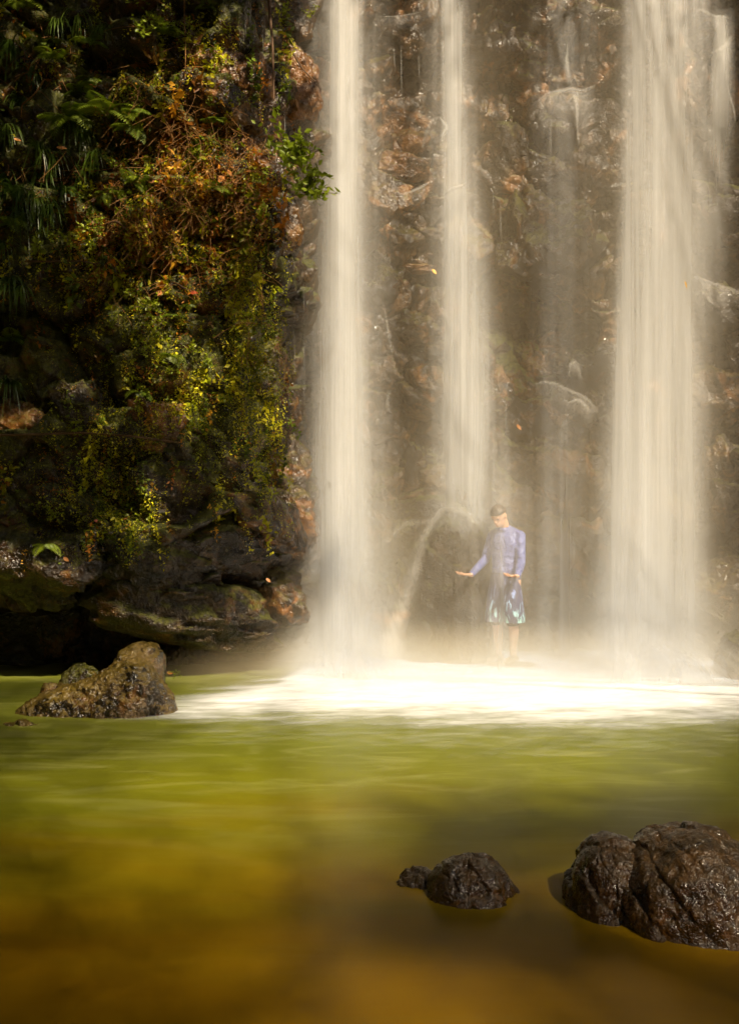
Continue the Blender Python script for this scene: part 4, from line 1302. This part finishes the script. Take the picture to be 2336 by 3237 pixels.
fallen_leaf(615, 928, .13, 'red_leaf', 'red fallen leaf at the tip of the long bare twig', .1)
fallen_leaf(1372, 862, .09, 'yellow_leaf', 'yellow leaf falling past the pale block by the middle fall', .9)
fallen_leaf(2162, 903, .10, 'yellow_leaf', 'yellow leaf stuck on the rock right of the broad fall', 1.2)
fallen_leaf(1638, 1352, .09, 'dead_leaf', 'orange leaf on the dark mossy rock above the person', .9)
fallen_leaf(200, 472, .14, 'dead_leaf', 'dry orange leaf under the largest fern', .0)
fallen_leaf(60, 446, .10, 'dead_leaf', 'dry yellowish leaf at the upper left edge', .2)
fallen_leaf(214, 1768, .09, 'dead_leaf', 'orange leaf on the lower dark rocks at left', .6)
fallen_leaf(312, 1648, .09, 'red_leaf', 'reddish leaf on the slab left of the bright moss', .2)
fallen_leaf(850, 1834, .08, 'dead_leaf', 'orange leaf on glistening rock near the left fall', .7)
fallen_leaf(646, 535, .11, 'red_leaf', 'reddish leaf in the brown tangle, upper', .1)
fallen_leaf(470, 715, .09, 'red_leaf', 'reddish leaf in the brown tangle, lower', .3)
fallen_leaf(541, 2126, .08, 'dead_leaf', 'orange leaf at the waterline right of the jagged boulder', .2)

# ---------------------------------------------------------------- the person under the fall
ICO2 = ico(3)


def baked(name, V, F, voxel, smooth_iter, mat, parent, shift):
    me = mesh_from(name + '_raw', V, F)
    tmp = bpy.data.objects.new(name + '_raw', me)
    COL.objects.link(tmp)
    m = tmp.modifiers.new('remesh', 'REMESH')
    m.mode = 'VOXEL'
    m.voxel_size = voxel
    if smooth_iter:
        s = tmp.modifiers.new('smooth', 'SMOOTH')
        s.factor = 0.5
        s.iterations = smooth_iter
    dg = bpy.context.evaluated_depsgraph_get()
    out = bpy.data.meshes.new_from_object(tmp.evaluated_get(dg))
    bpy.data.objects.remove(tmp)
    out.name = name
    out.materials.clear()
    out.polygons.foreach_set('use_smooth', np.ones(len(out.polygons), bool))
    co = np.zeros(len(out.vertices) * 3, np.float32)
    out.vertices.foreach_get('co', co)
    co = co.reshape(-1, 3) - np.array(shift, np.float32)
    out.vertices.foreach_set('co', co.ravel())
    out.update()
    return obj(name, out, mat, parent)


def build_person():
    B = np.array([1.46, 12.0, 0.045])
    R3, F3, U3 = np.array([-.8, .6, 0]), np.array([-.6, -.8, 0]), np.array([0, 0, 1.0])
    Lc = lambda a, b, z: B + R3 * a + F3 * b + U3 * z

    def sph(p, r):
        v, f = ICO2
        return v * r + p, f

    def ell(p, rx, ry, rz, tilt=0.0):
        v, f = ICO2
        fw = F3 * math.cos(tilt) - U3 * math.sin(tilt)
        up = U3 * math.cos(tilt) + F3 * math.sin(tilt)
        return p + v[:, :1] * rx * R3 + v[:, 1:2] * ry * fw + v[:, 2:] * rz * up, f

    def limb(pts, radii):
        pts, radii = np.array(pts), np.array(radii)
        out = []
        for k in range(len(pts) - 1):
            n = max(2, int(np.linalg.norm(pts[k + 1] - pts[k]) / (min(radii[k], radii[k + 1]) * 0.35)))
            for t in np.linspace(0, 1, n):
                out.append(sph(pts[k] * (1 - t) + pts[k + 1] * t, radii[k] * (1 - t) + radii[k + 1] * t))
        return out

    wr = np.array([1.075, 11.86, 0.985])        # his right wrist (left in the picture)
    wl = np.array([1.535, 11.62, 0.985])
    er, el_ = Lc(.245, .02, 1.09), Lc(-.215, .05, 1.075)
    sr, sl = Lc(.168, -.01, 1.35), Lc(-.168, -.01, 1.35)

    def hand(w, d, thumb_sign):
        d = d / np.linalg.norm(d)
        side = np.cross(U3, d) * thumb_sign       # towards the thumb
        side /= np.linalg.norm(side)
        out = []
        for a in np.linspace(-1, 1, 7):
            out += limb([w + d * 0.01 + side * a * .016, w + d * .05 + side * a * .03, w + d * .095 + side * a * .033], [.014, .0135, .0115])
        for a, ln in ((.036, .068), (.012, .078), (-.012, .072), (-.036, .056)):
            k0 = w + d * .095 + side * a
            k1 = k0 + d * ln * .45 + U3 * .004 + side * a * .12
            k2 = k1 + d * ln * .32 + U3 * .012
            k3 = k2 + d * ln * .23 + U3 * .014
            out += limb([k0, k1, k2, k3], [.0098, .0092, .0084, .0072])
        t0 = w + d * .03 + side * .028
        out += limb([t0, t0 + d * .03 + side * .028 + U3 * .006, t0 + d * .058 + side * .036 + U3 * .014], [.0125, .0105, .0085])
        return out

    parts = []
    for s in (-1, 1):
        parts += limb([Lc(.095 * s, 0, .86), Lc(.10 * s, .02, .66), Lc(.10 * s, .03, .47)], [.082, .072, .056])
        parts += limb([Lc(.10 * s, .03, .47), Lc(.098 * s, -.005, .33), Lc(.094 * s, 0, .20), Lc(.09 * s, 0, .08)], [.054, .055, .044, .036])
        parts += limb([Lc(.09 * s, -.03, .04), Lc(.092 * s, .06, .035), Lc(.10 * s, .16, .025)], [.034, .034, .024])
    parts += [ell(Lc(0, 0, .92), .15, .105, .12), ell(Lc(0, 0, 1.06), .135, .095, .14), ell(Lc(0, .0, 1.25), .16, .11, .17), ell(Lc(0, -.015, 1.36), .165, .085, .075)]
    parts += limb([Lc(0, 0, 1.38), Lc(0, .035, 1.46), Lc(0, .07, 1.52)], [.06, .052, .05])
    hc, tl = Lc(.02, .11, 1.565), 0.55
    hf = F3 * math.cos(tl) - U3 * math.sin(tl)
    hu = U3 * math.cos(tl) + F3 * math.sin(tl)
    parts += [ell(hc + hu * .015, .074, .093, .10, tl), ell(hc + hf * .035 - hu * .05, .052, .055, .062, tl), ell(hc + hf * .07 - hu * .085, .024, .02, .018, tl)]
    parts += [ell(hc + hf * .095 - hu * .02, .011, .017, .022, tl), ell(hc + hf * .083 + hu * .022, .045, .014, .011, tl), ell(hc + hf * .085 - hu * .055, .024, .012, .008, tl)]
    for s in (-1, 1):
        parts.append(ell(hc + R3 * .078 * s - hu * .005 - hf * .005, .010, .019, .032, tl))
    parts += limb([sr, er, wr], [.052, .042, .027]) + limb([sl, el_, wl], [.052, .042, .027])
    parts += hand(wr, np.array([-.9, -.43, .04]), -1) + hand(wl, np.array([-.85, -.50, .02]), 1)
    V, F = join(parts)
    t = NT('skin')
    pos = t.n('NewGeometry').outputs['Position']
    c = t.mix(t.noise(pos, 14, 4), (0.62, 0.33, 0.20), (0.78, 0.47, 0.32))
    skin = t.done(t.n('BsdfPrincipled', Base__Color=c, Roughness=0.4).outputs[0])
    e = obj('person', None, None, None, B.tolist())
    tag(e, 'person in a shiny blue long-sleeved top and patterned shorts, head bowed, palms held out', 'person')
    body = baked('body', V, F, 0.0055, 3, skin, e, B)
    # top
    sh = [ell(Lc(0, 0, .93), .166, .125, .09), ell(Lc(0, 0, .99), .163, .122, .10), ell(Lc(0, 0, 1.15), .166, .122, .13), ell(Lc(0, 0, 1.06), .158, .118, .15), ell(Lc(0, .0, 1.25), .178, .13, .18), ell(Lc(0, -.015, 1.355), .18, .10, .085), ell(Lc(0, .02, 1.41), .075, .075, .05)]
    sh += limb([sr, er, wr + (er - wr) * .06], [.059, .050, .036]) + limb([sl, el_, wl + (el_ - wl) * .06], [.059, .050, .036])
    sh += limb([Lc(0, .0, 1.43), sr], [.05, .055]) + limb([Lc(0, .0, 1.43), sl], [.05, .055])
    V, F = join(sh)
    nn = fbm(V[:, 0] * 16, V[:, 1] * 16, V[:, 2] * 11, 3)
    V = V + np.stack([nn, nn, 0 * nn], -1) * 0.007
    t = NT('shiny_blue_cloth')
    pos = t.n('NewGeometry').outputs['Position']
    c = t.mix(t.noise(pos, 6, 3), (0.11, 0.13, 0.34), (0.25, 0.28, 0.55))
    bp = t.n('Bump', Strength=0.8, Distance=0.05, Height=t.noise(pos, 13, 4, 0.5, 1.0))
    cloth = t.done(t.n('BsdfPrincipled', Base__Color=c, Roughness=0.28, Normal=bp.outputs[0]).outputs[0])
    o = baked('shirt', V, F, 0.009, 4, cloth, e, B)
    o['label'] = 'shiny blue-violet long-sleeved top'
    # shorts: pelvis and two loose legs with open hems
    parts = []
    th = np.linspace(0, 2 * math.pi, 40, endpoint=False)
    for s in (-1, 1):
        zs = np.linspace(.94, .43, 22)
        rr = np.interp(zs, [.43, .5, .7, .94], [.118, .122, .115, .09])
        cx = np.interp(zs, [.43, .94], [.115 * s, .075 * s])
        ring = np.stack([Lc(0, 0, 0) + R3 * (cx[:, None] + rr[:, None] * np.cos(th) * .92)[..., None] + F3 * (0.02 + rr[:, None] * np.sin(th) * 1.02 * (1 + .10 * np.sin(3 * th + 8 * zs[:, None] + s)))[..., None] + U3 * zs[:, None, None] for _ in (0,)][0:1], 0)[0]
        V = ring.transpose(1, 0, 2).reshape(-1, 3)
        parts.append((V, grid_faces(40, 22, True)))
    zs = np.linspace(.96, .80, 8)
    V = np.stack([B + R3 * (.172 * np.cos(th))[:, None] + F3 * (.128 * np.sin(th))[:, None] + U3 * z for z in zs], 1).reshape(-1, 3)
    parts.append((V, grid_faces(40, 8, True)))
    V, F = join(parts)
    t = NT('patterned_cloth')
    pos = t.n('NewGeometry').outputs['Position']
    st = t.n('VectorMath', _operation='MULTIPLY', i0=pos, i1=(1.0, 1.0, 0.28)).outputs[0]
    fl = t.noise(st, 16, 3, 0.6, 1.5)
    zc = t.n('SeparateXYZ', Vector=pos).outputs[2]
    low = t.rng(zc, 0.85, 0.50)
    thr = t.math('SUBTRACT', 0.62, t.math('MULTIPLY', low, 0.13))
    mk = t.math('MULTIPLY', t.math('SUBTRACT', fl, thr), 14.0, True)
    c = t.mix(mk, (0.10, 0.10, 0.17), t.mix(low, (0.35, 0.40, 0.85), (0.55, 0.9, 0.85)))
    o = obj('shorts', mesh_from('shorts', V - B, F), t.done(t.n('BsdfPrincipled', Base__Color=c, Roughness=0.5).outputs[0]), e)
    o['label'] = 'knee-length dark shorts with pale blue flame pattern'
    blk = plain('black_cloth', (0.018, 0.016, 0.014), 0.6)
    shoe = plain('tan_shoe', (0.30, 0.20, 0.12), 0.6)
    for s in (-1, 1):
        V, F = tube([Lc(.10 * s, .03, .52), Lc(.10 * s, .03, .46), Lc(.10 * s, .02, .40)], [.068, .066, .063], 20)
        obj('legging', mesh_from('legging', V - B, F), blk, e)
        V, F = join(limb([Lc(.09 * s, -.04, .035), Lc(.092 * s, .06, .03), Lc(.10 * s, .175, .022)], [.044, .043, .032]))
        baked('shoe', V, F, .008, 3, shoe, e, B)
    v, f = ICO4
    hp = v * np.array([.082, .100, .106])
    keep = (v[:, 2] > 0.18 - 0.75 * np.clip(-v[:, 1] - 0.05, 0, 1) + 0.25 * np.clip(v[:, 1] - 0.55, 0, 1))
    W = hc + hu * .020 + hp[:, :1] * R3 + hp[:, 1:2] * hf + hp[:, 2:] * hu
    nn = fbm(v[:, 0] * 14, v[:, 1] * 5, v[:, 2] * 14, 3)
    W = W + (W - hc) * (nn * 0.10)[:, None]
    ff = f[keep[f].all(axis=1)]
    obj('hair', mesh_from('hair', W - B, ff), plain('short_brown_hair', (0.085, 0.058, 0.034), 0.5), e)
    for s in (-1, 1):
        q = hc + hf * .086 + hu * .004 + R3 * .03 * s
        V, F = sph(q, .009)
        ev = obj('eye', mesh_from('eye', V - B, F), blk, e)


build_person()
